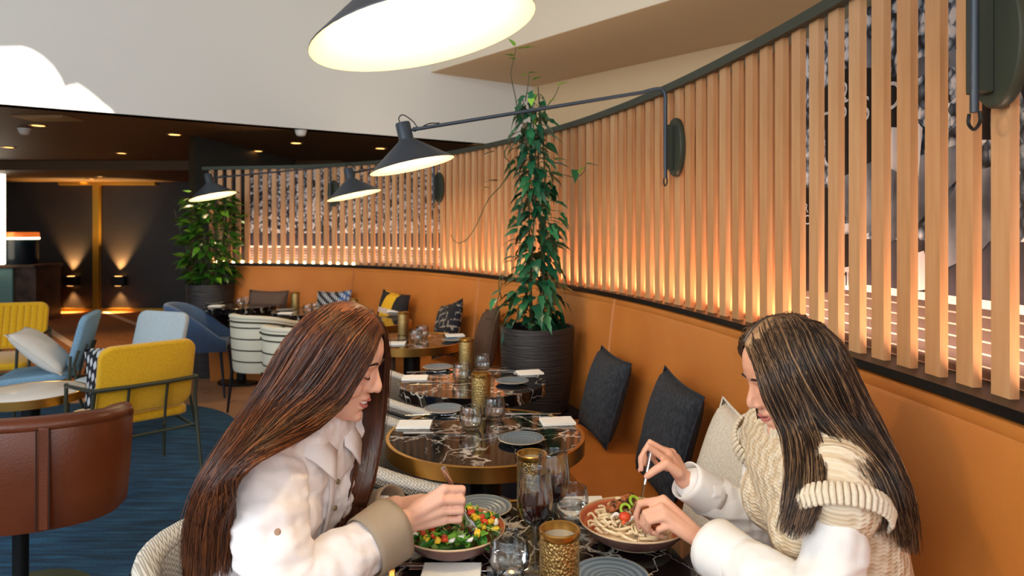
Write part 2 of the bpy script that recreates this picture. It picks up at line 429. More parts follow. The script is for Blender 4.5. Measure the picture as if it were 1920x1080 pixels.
def mural_mat():
    g = G('mural_print'); uv = g.n('ShaderNodeUVMap'); sp = g.n('ShaderNodeSeparateXYZ'); g.l(uv.outputs[0], sp.inputs[0])
    u, v = sp.outputs[0], sp.outputs[1]
    def voro(sc, rnd_=1.0, off=0):
        mp = g.n('ShaderNodeMapping'); mp.inputs['Scale'].default_value = (sc, sc * 0.85, 1); mp.inputs['Location'].default_value = (off, off, 0); g.l(uv.outputs[0], mp.inputs[0])
        x = g.n('ShaderNodeTexVoronoi'); x.inputs['Scale'].default_value = 1; x.inputs['Randomness'].default_value = rnd_; g.l(mp.outputs[0], x.inputs['Vector'])
        return x
    a = voro(44); b = voro(24, 1, 3.3)
    ca = g.math('MULTIPLY', g.math('LESS_THAN', a.outputs['Distance'], 0.45), g.math('POWER', g.n('ShaderNodeSeparateColor').outputs[0], 1.0))
    sc1 = g.n('ShaderNodeSeparateColor'); g.l(a.outputs['Color'], sc1.inputs[0])
    sc2 = g.n('ShaderNodeSeparateColor'); g.l(b.outputs['Color'], sc2.inputs[0])
    val = g.math('MULTIPLY_ADD', sc1.outputs[0], 0.55, g.math('MULTIPLY', sc2.outputs[1], 0.45))
    val = g.math('MULTIPLY', val, g.math('SUBTRACT', 1.25, a.outputs['Distance']))
    crowd = g.ramp(val, [(0.16, '131b24'), (0.30, '586a7e'), (0.44, 'aebdcc'), (0.56, 'f4f8fc')])
    nz = g.n('ShaderNodeTexNoise'); nz.inputs['Scale'].default_value = 9; nz.inputs['Detail'].default_value = 6; g.l(uv.outputs[0], nz.inputs['Vector'])
    court = g.ramp(nz.outputs['Fac'], [(0.3, '2a2c36'), (0.7, '474a58')])
    br = g.n('ShaderNodeTexBrick'); br.offset = 0.5; br.inputs['Scale'].default_value = 1; br.inputs['Brick Width'].default_value = 0.4; br.inputs['Row Height'].default_value = 0.028
    br.inputs['Mortar Size'].default_value = 0.002; br.inputs['Color1'].default_value = rgb('4a3f3c'); br.inputs['Color2'].default_value = rgb('5a4c46'); br.inputs['Mortar'].default_value = rgb('b5a79b')
    g.l(uv.outputs[0], br.inputs['Vector'])
    m1 = g.mix(g.math('LESS_THAN', v, 0.31), crowd, court)
    m2 = g.mix(g.math('LESS_THAN', v, 0.178), m1, 'e9e4dc')
    m3 = g.mix(g.math('LESS_THAN', v, 0.158), m2, br.outputs['Color'])
    g.col(m3, 0.5); return g.m
M['mural'] = mural_mat()
M['pdark'] = mat('print_black', '0b0c10', 0.5)
M['pgrey'] = mat('print_grey', '4c555f', 0.5, col2='9ba5b1', scale=7, contrast=(0.35, 0.7))
M['pwhite'] = mat('print_white', 'e6e8ea', 0.5)
M['led'] = mat('warm_led', 'ffe0b0', 0.5, emit='ffd9a0', estr=14)
M['downglow'] = mat('downlight_lens', 'ffd9a0', 0.5, emit='ffb866', estr=5)
M['bulb'] = mat('bulb_glow', 'fff0d0', 0.5, emit='ffe2a8', estr=30)

# ---------------------------------------------------------------- curved wall line (front face of the slats)
raw = [(381, 59.3), (455, 59.9), (560, 60.9), (640, 62.6), (720, 65.6), (805, 70.5), (870, 76), (950, 84.5), (1049, 96.9), (1108, 106), (1174, 118), (1243.7, 132.3),
       (1323.6, 151), (1369.5, 162.5), (1421, 176), (1480, 192), (1549, 211), (1632, 236), (1732, 265), (1855, 303)]
DZ = 0.333; LEDGE = EYE - DZ; TOP = 2.11
pts = [Vector(((x - 960) * DZ / h, F * DZ / h, 0)) for x, h in raw][::-1]
pts = [Vector((1.004, -0.6, 0)), Vector((1.0, 0.3, 0)), Vector((0.994, 0.9, 0))] + pts
def smooth_line(p, it):
    for _ in range(it):
        p = [p[0]] + [(a + 2 * b + c) / 4 for a, b, c in zip(p, p[1:], p[2:])] + [p[-1]]
    return p
pts = smooth_line(catmull(pts, 120), 12)
ARC = [0]
for a, b in zip(pts, pts[1:]): ARC.append(ARC[-1] + (b - a).length)
LEN = ARC[-1]
def cpos(s):
    s = min(max(s, 0), LEN - 1e-6); lo, hi = 0, len(ARC) - 1
    while hi - lo > 1:
        m_ = (lo + hi) // 2
        if ARC[m_] <= s: lo = m_
        else: hi = m_
    t = (s - ARC[lo]) / (ARC[hi] - ARC[lo]); p = pts[lo].lerp(pts[hi], t)
    a = max(lo - 2, 0); b = min(hi + 2, len(pts) - 1)
    T = (pts[b] - pts[a]).normalized(); N = Vector((-T.y, T.x, 0))      # N points into the room
    return p, T, N
if True:
    p_, T_, N_ = cpos(LEN * 0.3)
    SG = 1 if N_.x < 0 else -1
def W(s, n, z):
    p, T, N = cpos(s); q = p + N * (n * SG); return Vector((q.x, q.y, z))
def s_at(px, n=0.0):
    lo, hi = 0.9, LEN
    for _ in range(40):
        m_ = (lo + hi) / 2; q = W(m_, n, 0)
        if 960 + q.x / q.y * F > px: lo = m_
        else: hi = m_
    return lo
def sweep(mb, prof, s0, s1, step=0.12):
    n = max(2, int((s1 - s0) / step) + 1)
    rings = [[W(s0 + (s1 - s0) * i / n, a, z) for a, z in prof] for i in range(n + 1)]
    return mb.loft(rings)

# ---------------------------------------------------------------- structure
def struct(name, mb, m, parent=None, **k):
    o = mb.build(name, m, parent, **k)
    if not parent: o['kind'] = 'structure'
    return o
floor = struct('floor', MB().box((-3, 5, -0.05), (22, 20, 0.09)), mat('floor_base', '6b4a36', 0.6))
mb = MB().prism([(-12.0, 4.0), (-3.4, 6.85), (-3.72, 7.4), (-3.22, 12.4), (-12, 12.4)], 0.0, 0.006)
tag(mb.build('lobby_carpet', M['carpet']), 'brown speckled carpet with pale diagonal lines in the dark lobby', 'carpet')
pl = MB().box((0, 0, 0.002), (1.19, 0.138, 0.012)).mesh('plank'); pl.materials.append(M['plank'])
pR = Matrix.Rotation(math.radians(-8), 3, 'Z')
for j in range(-24, 31):
    for i in range(5):
        q = pR @ Vector((-4.6 + i * 1.2 + (j % 3) * 0.4, 3.9 + j * 0.142, 0))
        if q.x < (-4.4 if j >= 0 else -2.6) or q.x > 0.75: continue
        o = bpy.data.objects.new('plank', pl); COL.objects.link(o); o.parent = floor
        o.location = q; o.rotation_euler = (0, 0, math.radians(-8))

WA, WD = Vector((-4.15, 5.54, 0)), Vector((3.78, 2.46, 0))
def wl(t, z): q = WA + WD * t; return Vector((q.x, q.y, z))
ZC = 4.6
nW = Vector((-WD.y, WD.x, 0)).normalized()
mb = MB(); a, b = -1.3, 1.1675
mb.loft([[wl(a, 2.5), wl(b, 2.5), wl(b, 2.5) + nW * 0.15, wl(a, 2.5) + nW * 0.15], [wl(a, ZC), wl(b, ZC), wl(b, ZC) + nW * 0.15, wl(a, ZC) + nW * 0.15]])
struct('wall_back', mb, M['white'], smooth=0)
D0 = wl(1.1675, 0); RD = Vector((2.4, -2.54, 0))
nR = Vector((2.54, 2.4, 0)).normalized()
mb = MB(); q1 = D0 + RD * 2.3
mb.loft([[D0 + nR * d + Vector((0, 0, z)) for d, z in ((0, 0), (0.12, 0), (0.12, 3.6), (0, 3.6))], [q1 + nR * d + Vector((0, 0, z)) for d, z in ((0, 0), (0.12, 0), (0.12, 3.6), (0, 3.6))]])
struct('wall_right', mb, M['beige'], smooth=0)
A0 = Vector((-0.908, 7.65, 0)); AD = Vector((2.12, -2.39, 0)); A1 = A0 + AD * 2.2; C1 = D0 + RD * 2.2
mb = MB().loft([[A0 + Vector((0, 0, 3.25)), A1 + Vector((0, 0, 3.25)), C1 + Vector((0, 0, 3.25)), D0 + Vector((0, 0, 3.25))],
                [A0 + Vector((0, 0, ZC)), A1 + Vector((0, 0, ZC)), C1 + Vector((0, 0, ZC)), D0 + Vector((0, 0, ZC))]])
struct('trim_soffit', mb, mat('warm_white_plaster', 'd8cbb6', 0.85), smooth=0)
uz = Vector((0, 0, 3.245)); struct('trim_soffit_underside', MB().loft([[A0 + uz + Vector((0, 0, d)) for d in (0, .004)], [A1 + uz + Vector((0, 0, d)) for d in (0, .004)], [C1 + uz + Vector((0, 0, d)) for d in (0, .004)], [D0 + uz + Vector((0, 0, d)) for d in (0, .004)]], cap=False, closed=False).add([A0 + uz, A1 + uz, C1 + uz, D0 + uz], [(0, 1, 2, 3)]), mat('warm_lit_plaster', 'd2b896', 0.85), smooth=0)  # warm lamp light put into the colour of the soffit's underside
# dark lobby: ceiling, lowered soffit, walls
mb = MB().loft([[wl(-1.3, z) + nW * 0.02, wl(1.1675, z) + nW * 0.02, Vector((0.9, 8.6, z)), Vector((0.9, 14, z)), Vector((-13, 14, z)), Vector((-13, 2.3, z))] for z in (2.5, 2.56)])
struct('ceiling_lobby', mb, M['darkceil'], smooth=0)
struct('trim_lobby_soffit', MB().box((-7, 11.2, 2.43), (9, 2.4, 0.14)), M['darkceil'], smooth=0)
struct('wall_lobby_back', MB().box((-5, 12.55, 1.25), (16, 0.2, 2.5)), M['darkwall'], smooth=0)
struct('wall_lobby_left', MB().box((-13, 8, 1.25), (0.2, 12, 2.5)), M['darkwall'], smooth=0)
struct('wall_lobby_right', MB().loft([[Vector((x, y, z)) for x, y in ((-3.55, 7.5), (-3.45, 7.42), (-2.9, 12.5), (-3.05, 12.5))] for z in (0, 2.5)]), mat('lobby_olive_wall', '2c2413', 0.5), smooth=0)
struct('baseboard_back', MB().box((-7.4, 12.43, 0.03), (2.2, 0.06, 0.07)), M['bronze'], smooth=0)
struct('trim_door_frame', MB().box((P(181, 400, 12.4).x, 12.41, 1.16), (0.11, 0.08, 2.3)).box((-7.35, 12.41, 2.33), (1.75, 0.08, 0.05)), M['bronze'], smooth=0)
# unseen ceiling; its opening is shaped so the sun throws the wall patch
def hit_ceiling(px, py):
    d = Vector(((px - 960) / F, 1, -(py - YH) / F)); o_ = Vector((0, 0, EYE))
    nn = Vector((-WD.y, WD.x, 0)); t = (WA - o_).dot(nn) / d.dot(nn); q = o_ + d * t
    return q + SUN_TO * ((ZC - q.z) / SUN_TO.z)
hole = [hit_ceiling(*p) for p in [(-160, 205), (0, 216), (110, 226), (232, 236), (212, 210), (206, 203), (196, 196), (178, 180), (160, 166), (146, 157), (130, 160), (122, 164), (114, 145), (100, 124), (80, 105), (60, 93), (42, 87), (0, 88), (-60, 100), (-160, 120)]]
outer = [Vector((-13, -6.5, ZC)), Vector((6, -6.5, ZC)), Vector((6, 10, ZC)), Vector((-13, 10, ZC))]
tri = geometry.tessellate_polygon([outer, hole])
mb = MB().add(outer + hole, tri)
ceil = struct('ceiling', mb, M['white'], smooth=0)
# ---------------------------------------------------------------- slatted screen above the banquette
sE = s_at(379)                                  # far end of the screen
sL1, sL2, sR1 = s_at(452), s_at(812), s_at(1448)
s0 = 0.55
p0 = W(2.5, 0, 0)
screen = thing('slatted_screen', (p0.x, p0.y, 0), 'long curved screen of upright oak slats above the orange banquette', 'screen')
sweep(MB(), [(0.05, LEDGE - 0.022), (0.05, LEDGE), (-0.12, LEDGE), (-0.12, LEDGE - 0.022)], 0.2, sE + 0.06).build('ledge', M['black'], screen, smooth=30)
sweep(MB(), [(0.022, TOP), (0.022, TOP + 0.034), (-0.13, TOP + 0.034), (-0.13, TOP)], 0.2, sE + 0.06).build('top_rail', M['dkgreen'], screen, smooth=30)
sl = MB().box((0, 0, (TOP - LEDGE) / 2), (0.050, 0.02, TOP - LEDGE)).mesh('slat'); sl.materials.append(M['oak'])
sA = s_at(1855) % 0.1015
k = 0; ss = sA + 0.3
SLATS = []
while ss < sE:
    p, T, N = cpos(ss); c = W(ss - 0.025, -0.010, LEDGE)
    o = bpy.data.objects.new('slat', sl); COL.objects.link(o); o.parent = screen
    o.location = c - screen.location; o.rotation_euler = (0, 0, math.atan2(T.y, T.x)); SLATS.append(ss - 0.025)
    ss += 0.1015
sweep(MB(), [(-0.075, LEDGE), (-0.075, TOP), (-0.09, TOP), (-0.09, LEDGE)], sR1, sL2).build('backing_board', M['oakback'], screen, smooth=30)
sweep(MB(), [(-0.105, LEDGE), (-0.105, TOP), (-0.12, TOP), (-0.12, LEDGE)], 0.2, sE).build('back_panel', M['darkwall'], screen, smooth=30)
for (a, b) in ((0.25, sR1 - 0.01), (sL2 + 0.01, sL1)):
    n = int((b - a) / 0.08); mb = MB(); rows = []; uvs = []
    for i in range(n + 1):
        s_ = a + (b - a) * i / n; rows.append([W(s_, -0.085, LEDGE), W(s_, -0.085, TOP)])
    mb.grid(rows); o = mb.build('mural_print', M['mural'], screen, smooth=60, fix=False)
    uvl = o.data.uv_layers.new(name='UVMap')
    for lp in o.data.loops:
        i, j = divmod(lp.vertex_index, 2)
        uvl.data[lp.index].uv = (a + (b - a) * i / n, (TOP - LEDGE) * j)
# printed figures of the mural (flat, on the mural sheet)
def mpt(px, py, n=-0.0835):
    s_ = s_at(px, n); q = W(s_, n, 0); q.z = EYE - (py - YH) / F * q.y; return q
def printed(poly, m, n=-0.0835, name='printed_figure'):
    ps = [mpt(x, y, n) for x, y in poly]; ps = [Vector((p.x, p.y, min(max(p.z, LEDGE + 0.005), TOP - 0.005))) for p in ps]
    t = geometry.tessellate_polygon([[Vector(((x - 1400), y, 0)) for x, y in poly]])
    MB().add(ps, t).build(name, m, screen, smooth=0, fix=False)
printed([(1466, 352), (1556, 352), (1556, 549), (1466, 541)], M['pdark'])
printed([(1575, 420), (1600, 418), (1600, 545), (1575, 542)], M['pwhite'])
printed([(1579, 440), (1592, 438), (1592, 500), (1579, 502)], M['pdark'], -0.0825)
printed([(1545, 165), (1580, 130), (1620, 120), (1690, 150), (1682, 245), (1640, 330), (1575, 345), (1548, 300)], M['pdark'], -0.0832)
printed([(1616, 78), (1640, 70), (1650, 100), (1640, 128), (1618, 126)], M['pgrey'], -0.083)
printed([(1690, 118), (1740, 104), (1795, 92), (1800, 122), (1740, 138), (1695, 152)], M['pgrey'], -0.083)
printed([(1650, 238), (1722, 240), (1716, 330), (1640, 325)], M['pwhite'], -0.083)
printed([(1583, 330), (1640, 300), (1705, 335), (1640, 430), (1604, 450), (1583, 400)], M['pgrey'], -0.0825)
printed([(1700, 300), (1800, 270), (1800, 330), (1720, 420), (1640, 475), (1640, 430)], M['pgrey'], -0.0822)
printed([(1800, 330), (1900, 300), (1900, 400), (1840, 470), (1740, 520), (1745, 440)], M['pgrey'], -0.082)
printed([(1812, 60), (1850, 70), (1858, 262), (1830, 262), (1815, 200)], M['pdark'], -0.0819)
printed([(1714, 476), (1732, 470), (1742, 500), (1740, 542), (1722, 545), (1713, 520)], M['pwhite'], -0.0815)
printed([(1700, 205), (1730, 240), (1722, 330), (1700, 335)], M['pwhite'], -0.0818)
# printed lettering
def lettering(txt, px, py, size, m, n=-0.0808, name='printed_letter'):
    cu = bpy.data.curves.new('t', 'FONT'); cu.body = txt; cu.size = size; cu.align_x = 'CENTER'; cu.align_y = 'CENTER'
    ob = bpy.data.objects.new('t', cu); COL.objects.link(ob)
    dg = bpy.context.evaluated_depsgraph_get(); me = bpy.data.meshes.new_from_object(ob.evaluated_get(dg)); bpy.data.objects.remove(ob)
    me.materials.clear(); me.materials.append(m); me.name = name
    s_ = s_at(px, n); c, T, N = cpos(s_); q = W(s_, n, 0); q.z = EYE - (py - YH) / F * q.y
    o = bpy.data.objects.new(name, me); COL.objects.link(o); o.parent = screen
    Nn = N * SG; X = Vector((0, 0, 1)).cross(Nn)
    R = Matrix((X, Vector((0, 0, 1)), Nn)).transposed()
    o.matrix_basis = Matrix.Translation(q - screen.location) @ R.to_4x4(); return o
for t_, x_, y_ in (('C', 1475, 391), ('R', 1511, 391), ('E', 1477, 413), ('C', 1513, 413)): lettering(t_, x_, y_, 0.045, M['pwhite'])
lettering('ME', 1586, 524, 0.06, M['pdark'])
for t_, x_, y_, z_ in (('L', 1546, 200, 0.09), ('S', 1581, 204, 0.09), ('2', 1583, 176, 0.09), ('S', 1622, 206, 0.10), ('D', 1672, 182, 0.11)): lettering(t_, x_, y_, z_, M['pwhite'])
# light points in the ledge at the far end, and the strip lights behind the slats
dome = MB().ell((0, 0, 0.006), (0.015, 0.015, 0.015), nu=10, nv=6).mesh('led_spot'); dome.materials.append(M['led'])
for q in SLATS:
    m_ = q + 0.05
    if s_at(672) < m_ < s_at(400):
        o = bpy.data.objects.new('led_spot', dome); COL.objects.link(o); o.parent = screen
        o.location = W(m_, 0.0, LEDGE + 0.003) - screen.location
n = 0; s_ = 0.5
while s_ < sE - 0.2:
    p, T, N = cpos(s_); q = W(s_, -0.048, LEDGE + 0.004)
    o = lamp('led_strip_light', 'AREA', q, 2.5, (1.0, 0.68, 0.52), shape='RECTANGLE', size=0.52, size_y=0.04, spread=1.9)
    o.rotation_euler = Matrix((T, Vector((0, 0, -1)).cross(T), Vector((0, 0, -1)))).transposed().to_euler()
    s_ += 0.52

for i in range(7):  # unseen lamps added behind the rail to brighten the soffit and wall
    s_ = 2.2 + i * 0.9; q = W(s_, -0.22, TOP - 0.05); p, T, N = cpos(s_)
    o = lamp('added_uplight', 'AREA', q, 3.0, (1.0, 0.78, 0.55), shape='RECTANGLE', size=0.85, size_y=0.04)
    o.rotation_euler = Matrix((T, Vector((0, 0, -1)).cross(T), Vector((0, 0, -1)))).transposed().to_euler()

# ---------------------------------------------------------------- banquette
p0 = W(3.0, 0.3, 0)
ban = thing('banquette', (p0.x, p0.y, 0), 'long curved ochre leather banquette under the slatted screen', 'banquette')
bz = LEDGE - 0.026
seams = [0.25, s_at(1150, 0.05) - 1.85 * 2 if s_at(1150, 0.05) > 4.2 else 0.9, s_at(1150, 0.05) - 1.85, s_at(1150, 0.05), s_at(897, 0.05), s_at(662, 0.05), s_at(440, 0.05)]
sPot = min((0.9 + 0.01 * i for i in range(800)), key=lambda s_: (W(s_, 0.3, 0) - Vector((P(1007, 0, 3.92).x, 3.92, 0))).length)
seams = sorted(x for x in seams if x >= 0.25)
sweep(MB(), [(-0.02, bz - 0.01), (0.02, bz - 0.01), (0.06, 0.80), (0.09, 0.55), (0.09, 0.40), (-0.02, 0.40)], seams[0], seams[-1] - 0.02).build('back_board', M['leather'], ban, smooth=35)
def seat_part(a, b):
    g = 0.004; rings = []
    prof = [(0.06, 0.30), (0.06, 0.45), (0.50, 0.452), (0.525, 0.445), (0.535, 0.425), (0.535, 0.33), (0.52, 0.30)]
    n = max(3, int((b - a) / 0.1)); stations = [a + g, a + g + 0.012] + [a + (b - a) * i / n for i in range(1, n)] + [b - g - 0.012, b - g]
    for i, s_ in enumerate(stations):
        ins = 0.01 if i in (0, len(stations) - 1) else 0.0
        rings.append([W(s_, min(x, 0.535 - ins), z - (ins if z > 0.4 else 0)) for x, z in prof])
    MB().loft(rings).build('seat_cushion', M['leather'], ban, smooth=35)
for a, b in zip(seams, seams[1:]):
    g = 0.0015
    rings = []
    prof = [(-0.02, bz), (0.03, bz), (0.043, bz - 0.006), (0.047, bz - 0.02), (0.044, bz - 0.033), (0.05, bz - 0.045), (0.08, 0.80), (0.11, 0.55), (0.12, 0.40), (-0.02, 0.40)]
    n = max(3, int((b - a) / 0.1)); stations = [a + g, a + g + 0.012] + [a + (b - a) * i / n for i in range(1, n)] + [b - g - 0.012, b - g]
    for i, s_ in enumerate(stations):
        ins = 0.012 if i in (0, len(stations) - 1) else 0.0
        rings.append([W(s_, x - (ins if x > 0.02 else 0), z) for x, z in prof])
    MB().loft(rings).build('back_cushion', M['leather'], ban, smooth=35)
    for k_ in (0, 1):
     sa, sb = (a, min(b, sPot - 0.28)) if k_ == 0 else (max(a, sPot + 0.28), b)
     if k_ == 1 and b <= sPot - 0.28 or k_ == 0 and a >= sPot - 0.28 or sb - sa < 0.12 or (k_ == 1 and a < sPot - 0.28 and b < sPot + 0.3): continue
     seat_part(sa, sb)
for k_, (a, b) in enumerate(((0.25, sPot - 0.29), (sPot + 0.29, s_at(440, 0.05)))): sweep(MB(), [(0.0, 0.30), (0.50, 0.30), (0.47, 0.0), (0.0, 0.0)], a, b).build('plinth', M['leather'], ban, smooth=35)

# ---------------------------------------------------------------- wall lamps with long arms
def wall_lamp(px_mount, cone_px, Yc, label):
    s_ = s_at(px_mount, 0.02); c, T, N = cpos(s_); Nn = (N * SG).normalized(); m0 = W(s_, 0.01, 1.845)
    t = thing('wall_lamp', m0, label, 'lamp', 'long-arm wall lamps on the slatted screen')
    R = frame(Nn)
    # mount disc, bracket, rod
    MB().lathe([(0.0, -0.008), (0.128, -0.008), (0.132, 0.0), (0.132, 0.012), (0.127, 0.018), (0.0, 0.018)], 36, m0, R @ Matrix.Diagonal((0.54, 1, 1))).build('mount_plate', M['dkgreen'], t)
    MB().box(m0 + Nn * 0.035 + T * 0.012, (0.035, 0.035, 0.20), Matrix((T, Nn, Vector((0, 0, 1)))).transposed()).build('bracket', M['dkgreen'], t, bevel=0.003)
    ctr = P(cone_px[0], cone_px[1], Yc)
    tilt = math.radians(13)
    ax = Vector((-math.sin(tilt), 0, math.cos(tilt)))       # lamp axis (up), tipped in the plane of the arm
    Rl = Matrix((Vector((math.cos(tilt), 0, math.sin(tilt))), Vector((0, 1, 0)), ax)).transposed()
    neck = ctr + ax * 0.165
    base = m0 + Nn * 0.055
    bend = base + Vector((0, 0, 0.26))
    d = (neck - bend); d.normalize()
    arm_end = neck - d * 0.05
    arc = catmull([bend - Vector((0, 0, 0.08)), bend - Vector((0, 0, 0.03)), bend + Vector((0, 0, -0.005)) + d * 0.012, bend + d * 0.04 + Vector((0, 0, 0.006)), bend + d * 0.1], 9)
    MB().tube([base - Vector((0, 0, 0.14))] + arc + [arm_end], 0.0085, 10).build('arm', M['graphite'], t)
    lo = base - Vector((0, 0, 0.14))
    MB().tube(catmull([lo + T * 0.014, lo + T * 0.016 - Vector((0, 0, 0.02)), lo - Vector((0, 0, 0.034)), lo - T * 0.016 - Vector((0, 0, 0.02)), lo - T * 0.014], 12), 0.0035, 6).build('cable_loop', M['black'], t)
    sh = MB().lathe([(0.0, 0.205), (0.032, 0.205), (0.035, 0.200), (0.035, 0.128), (0.038, 0.12), (0.2, 0.0), (0.2, -0.003)], 48, ctr, Rl).build('shade', M['graphite'], t, smooth=35)
    MB().lathe([(0.2, -0.003), (0.197, -0.001), (0.036, 0.117), (0.0, 0.119)], 48, ctr, Rl).build('inner_shade', M['cream_in'], t, smooth=50)
    MB().ell(ctr + ax * 0.085, (0.024, 0.024, 0.028), Rl, 14, 10).build('bulb', M['bulb'], t)
    MB().tube([neck - Vector((0, 0.0, 0)), arm_end], 0.006, 8).ell(arm_end, 0.012).build('joint', M['graphite'], t)
    top = ctr + ax * 0.20
    MB().tube(catmull([top + Rl @ Vector((-0.01, 0, 0)), top + Rl @ Vector((-0.012, 0, 0.03)), top + Rl @ Vector((0.012, 0, 0.04)), top + Rl @ Vector((0.05, 0, 0.0)), neck - d * 0.07 + Vector((0, 0, 0.004)), neck - d * 0.12 + Vector((0, 0, 0.016)), neck - d * 0.17 + Vector((0, 0, 0.01))], 24), 0.0028, 6).build('cable', M['black'], t)
    lp = lamp('lamp_light', 'POINT', ctr + ax * 0.03, 8.5, (1.0, 0.78, 0.48), shadow_soft_size=0.03)
    lp.parent = t; lp.location = (ctr + ax * 0.035) - t.location
    return t
wall_lamp(1868, (795, 62), 1.20, 'large grey cone wall lamp hanging nearest, cropped by the top edge')
wall_lamp(1265, (773, 310), 3.2, 'grey cone wall lamp on the long arm passing the climbing plant')
wall_lamp(822, (664, 366), 5.07, 'small grey cone wall lamp between the middle lamp and the rear plant')
wall_lamp(625, (399, 368), 6.1, 'farthest pale cone wall lamp above the leafy rear plant')

# ---------------------------------------------------------------- lobby: lights, vent, desk
def on_ceiling(px, py, z=2.5): return PZ(px, py, z)
spots = [(72, 235), (16, 276), (228, 287), (327, 252), (422, 295), (483, 283), (555, 268), (713, 278)]
where = ['beside the ceiling vent', 'at the left edge below the vent', 'above the dark doorway', 'midway along the dark ceiling', 'above the rear plant', 'right of the rear plant', 'under the white detector', 'behind the middle cone lamp']
dl = None
for (x, y), wh in zip(spots, where):
    q = on_ceiling(x, y, 2.499)
    if dl is None:
        dl = thing('downlight', q, '', 'downlight')
        MB().lathe([(0.085, 0.001), (0.085, -0.006), (0.065, -0.008), (0.06, 0.0)], 20, q).build('ring', M['brassdark'], dl)
        MB().lathe([(0.062, -0.002), (0.03, -0.003), (0.002, -0.003)], 20, q).build('lens', M['downglow'], dl); d_ = dl
    else: d_ = place(copy_tree(dl), q)
    d_['label'] = 'warm recessed downlight ' + wh; d_['group'] = 'downlights in the dark ceiling'
for (x, y), wh in zip([(155, 341), (172, 335), (188, 331)], ('left', 'middle', 'right')):
    d_ = place(copy_tree(dl), on_ceiling(x, y, 2.358)); d_['label'] = 'small dim downlight in the rear soffit, %s of three' % wh; d_['group'] = 'small downlights in the rear soffit'
for i, (x, y) in enumerate(spots):
    if i in (1, 2, 3, 5): lamp('downlight_beam', 'SPOT', on_ceiling(x, y, 2.46), 60, (1.0, 0.7, 0.38), spot_size=1.3, spot_blend=0.7, shadow_soft_size=0.05)
q = on_ceiling(90, 222, 2.495); t = thing('ceiling_vent', q, 'rectangular bronze air vent in the dark ceiling', 'vent')
mb = MB()
MB().box(q, (0.46, 0.30, 0.012)).build('vent_frame', M['vent'], t, bevel=0.003)
for i in range(5): MB().box(q + Vector((0, -0.1 + i * 0.05, -0.009)), (0.40, 0.02, 0.006)).build('vent_slat', M['brassdark'], t)
for x, y, l in ((46, 247, 'white ceiling detector below the vent at left'), (564, 250, 'white ceiling detector at the middle of the dark ceiling edge')):
    q = on_ceiling(x, y - 6, 2.5); t = thing('smoke_detector', q, l, 'detector')
    MB().lathe([(0.055, 0.0), (0.055, -0.025), (0.045, -0.05), (0.03, -0.062), (0.0, -0.065)], 20, q).build('body', mat('detector_white', 'ddd6cc', 0.5), t)
    MB().lathe([(0.062, 0.0), (0.062, -0.008), (0.05, -0.01)], 20, q).build('base', M['napkin'], t)
def sconce(px, py, Y, label):
    c = P(px, py, Y); t = thing('wall_sconce', c, label, 'sconce', 'up and down sconces in the dark lobby')
    MB().box(c, (0.24, 0.10, 0.17)).build('body', M['black'], t, bevel=0.006)
    MB().box(c + Vector((0, 0, 0.087)), (0.10, 0.07, 0.004)).build('top_lens', M['downglow'], t)
    MB().box(c - Vector((0, 0, 0.087)), (0.10, 0.07, 0.004)).build('bottom_lens', M['downglow'], t)
    for sgn, rot in ((1, (PI, 0, 0)), (-1, (0, 0, 0))):
        lamp('sconce_beam', 'SPOT', c + Vector((0, 0.0, 0.10 * sgn)), 420 if sgn > 0 else 150, (1.0, 0.62, 0.25), spot_size=1.25, spot_blend=0.8, rot=rot, shadow_soft_size=0.03)
sconce(133, 527, 12.37, 'black up and down sconce left of the gold door frame')
sconce(222, 527, 12.37, 'black up and down sconce right of the gold door frame')
# reception desk
dk = thing('reception_desk', (-8.6, 11.0, 0), 'dark brown marble reception desk at the left edge', 'desk')
mdesk = mat('desk_marble', '2c1c14', 0.3, col2='5a4030', scale=6, detail=8)
MB().box((-9.1, 11.2, 0.44), (3.0, 0.6, 0.88)).build('front_panel', mdesk, dk)
MB().box((-9.1, 11.17, 0.905), (3.06, 0.72, 0.05)).build('worktop', mdesk, dk, bevel=0.006)
MB().box((P(10, 0, 10.85).x, 10.87, 0.45), (0.22, 0.04, 0.9)).build('corner_panel', M['teal'], dk)
q = P(38, 492, 11.15); q.z = 0.93
t = thing('drum_lamp', q, 'dark drum lamp with a glowing copper rim on the reception desk', 'lamp')
MB().lathe([(0.0, 0.0), (0.24, 0.0), (0.25, 0.02), (0.25, 0.46), (0.24, 0.47), (0.0, 0.47)], 32, q).build('body', mat('drum_dark', '16222a', 0.25), t)
MB().lathe([(0.252, 0.43), (0.262, 0.435), (0.262, 0.50), (0.252, 0.52), (0.0, 0.52), (0.0, 0.43)], 32, q).build('copper_rim', mat('copper_glow', 'c8683a', 0.3, 0.8, emit='ff7a30', estr=0.7), t)
MB().lathe([(0.253, 0.405), (0.266, 0.41), (0.266, 0.432), (0.253, 0.437)], 32, q).build('light_ring', M['led'], t)
q = P(-8, 490, 10.70)
t = thing('light_column', (q.x, q.y, 0.93), 'tall glowing white light column at the left edge', 'lamp')
MB().box((q.x, q.y, 1.66), (0.26, 0.1, 1.44)).build('diffuser', mat('column_glow', 'fff6e0', 0.5, emit='fff2d8', estr=3.0), t, bevel=0.02)
MB().box((q.x + 0.07, q.y, 2.41), (0.55, 0.3, 0.05)).build('cap', M['graphite'], t)

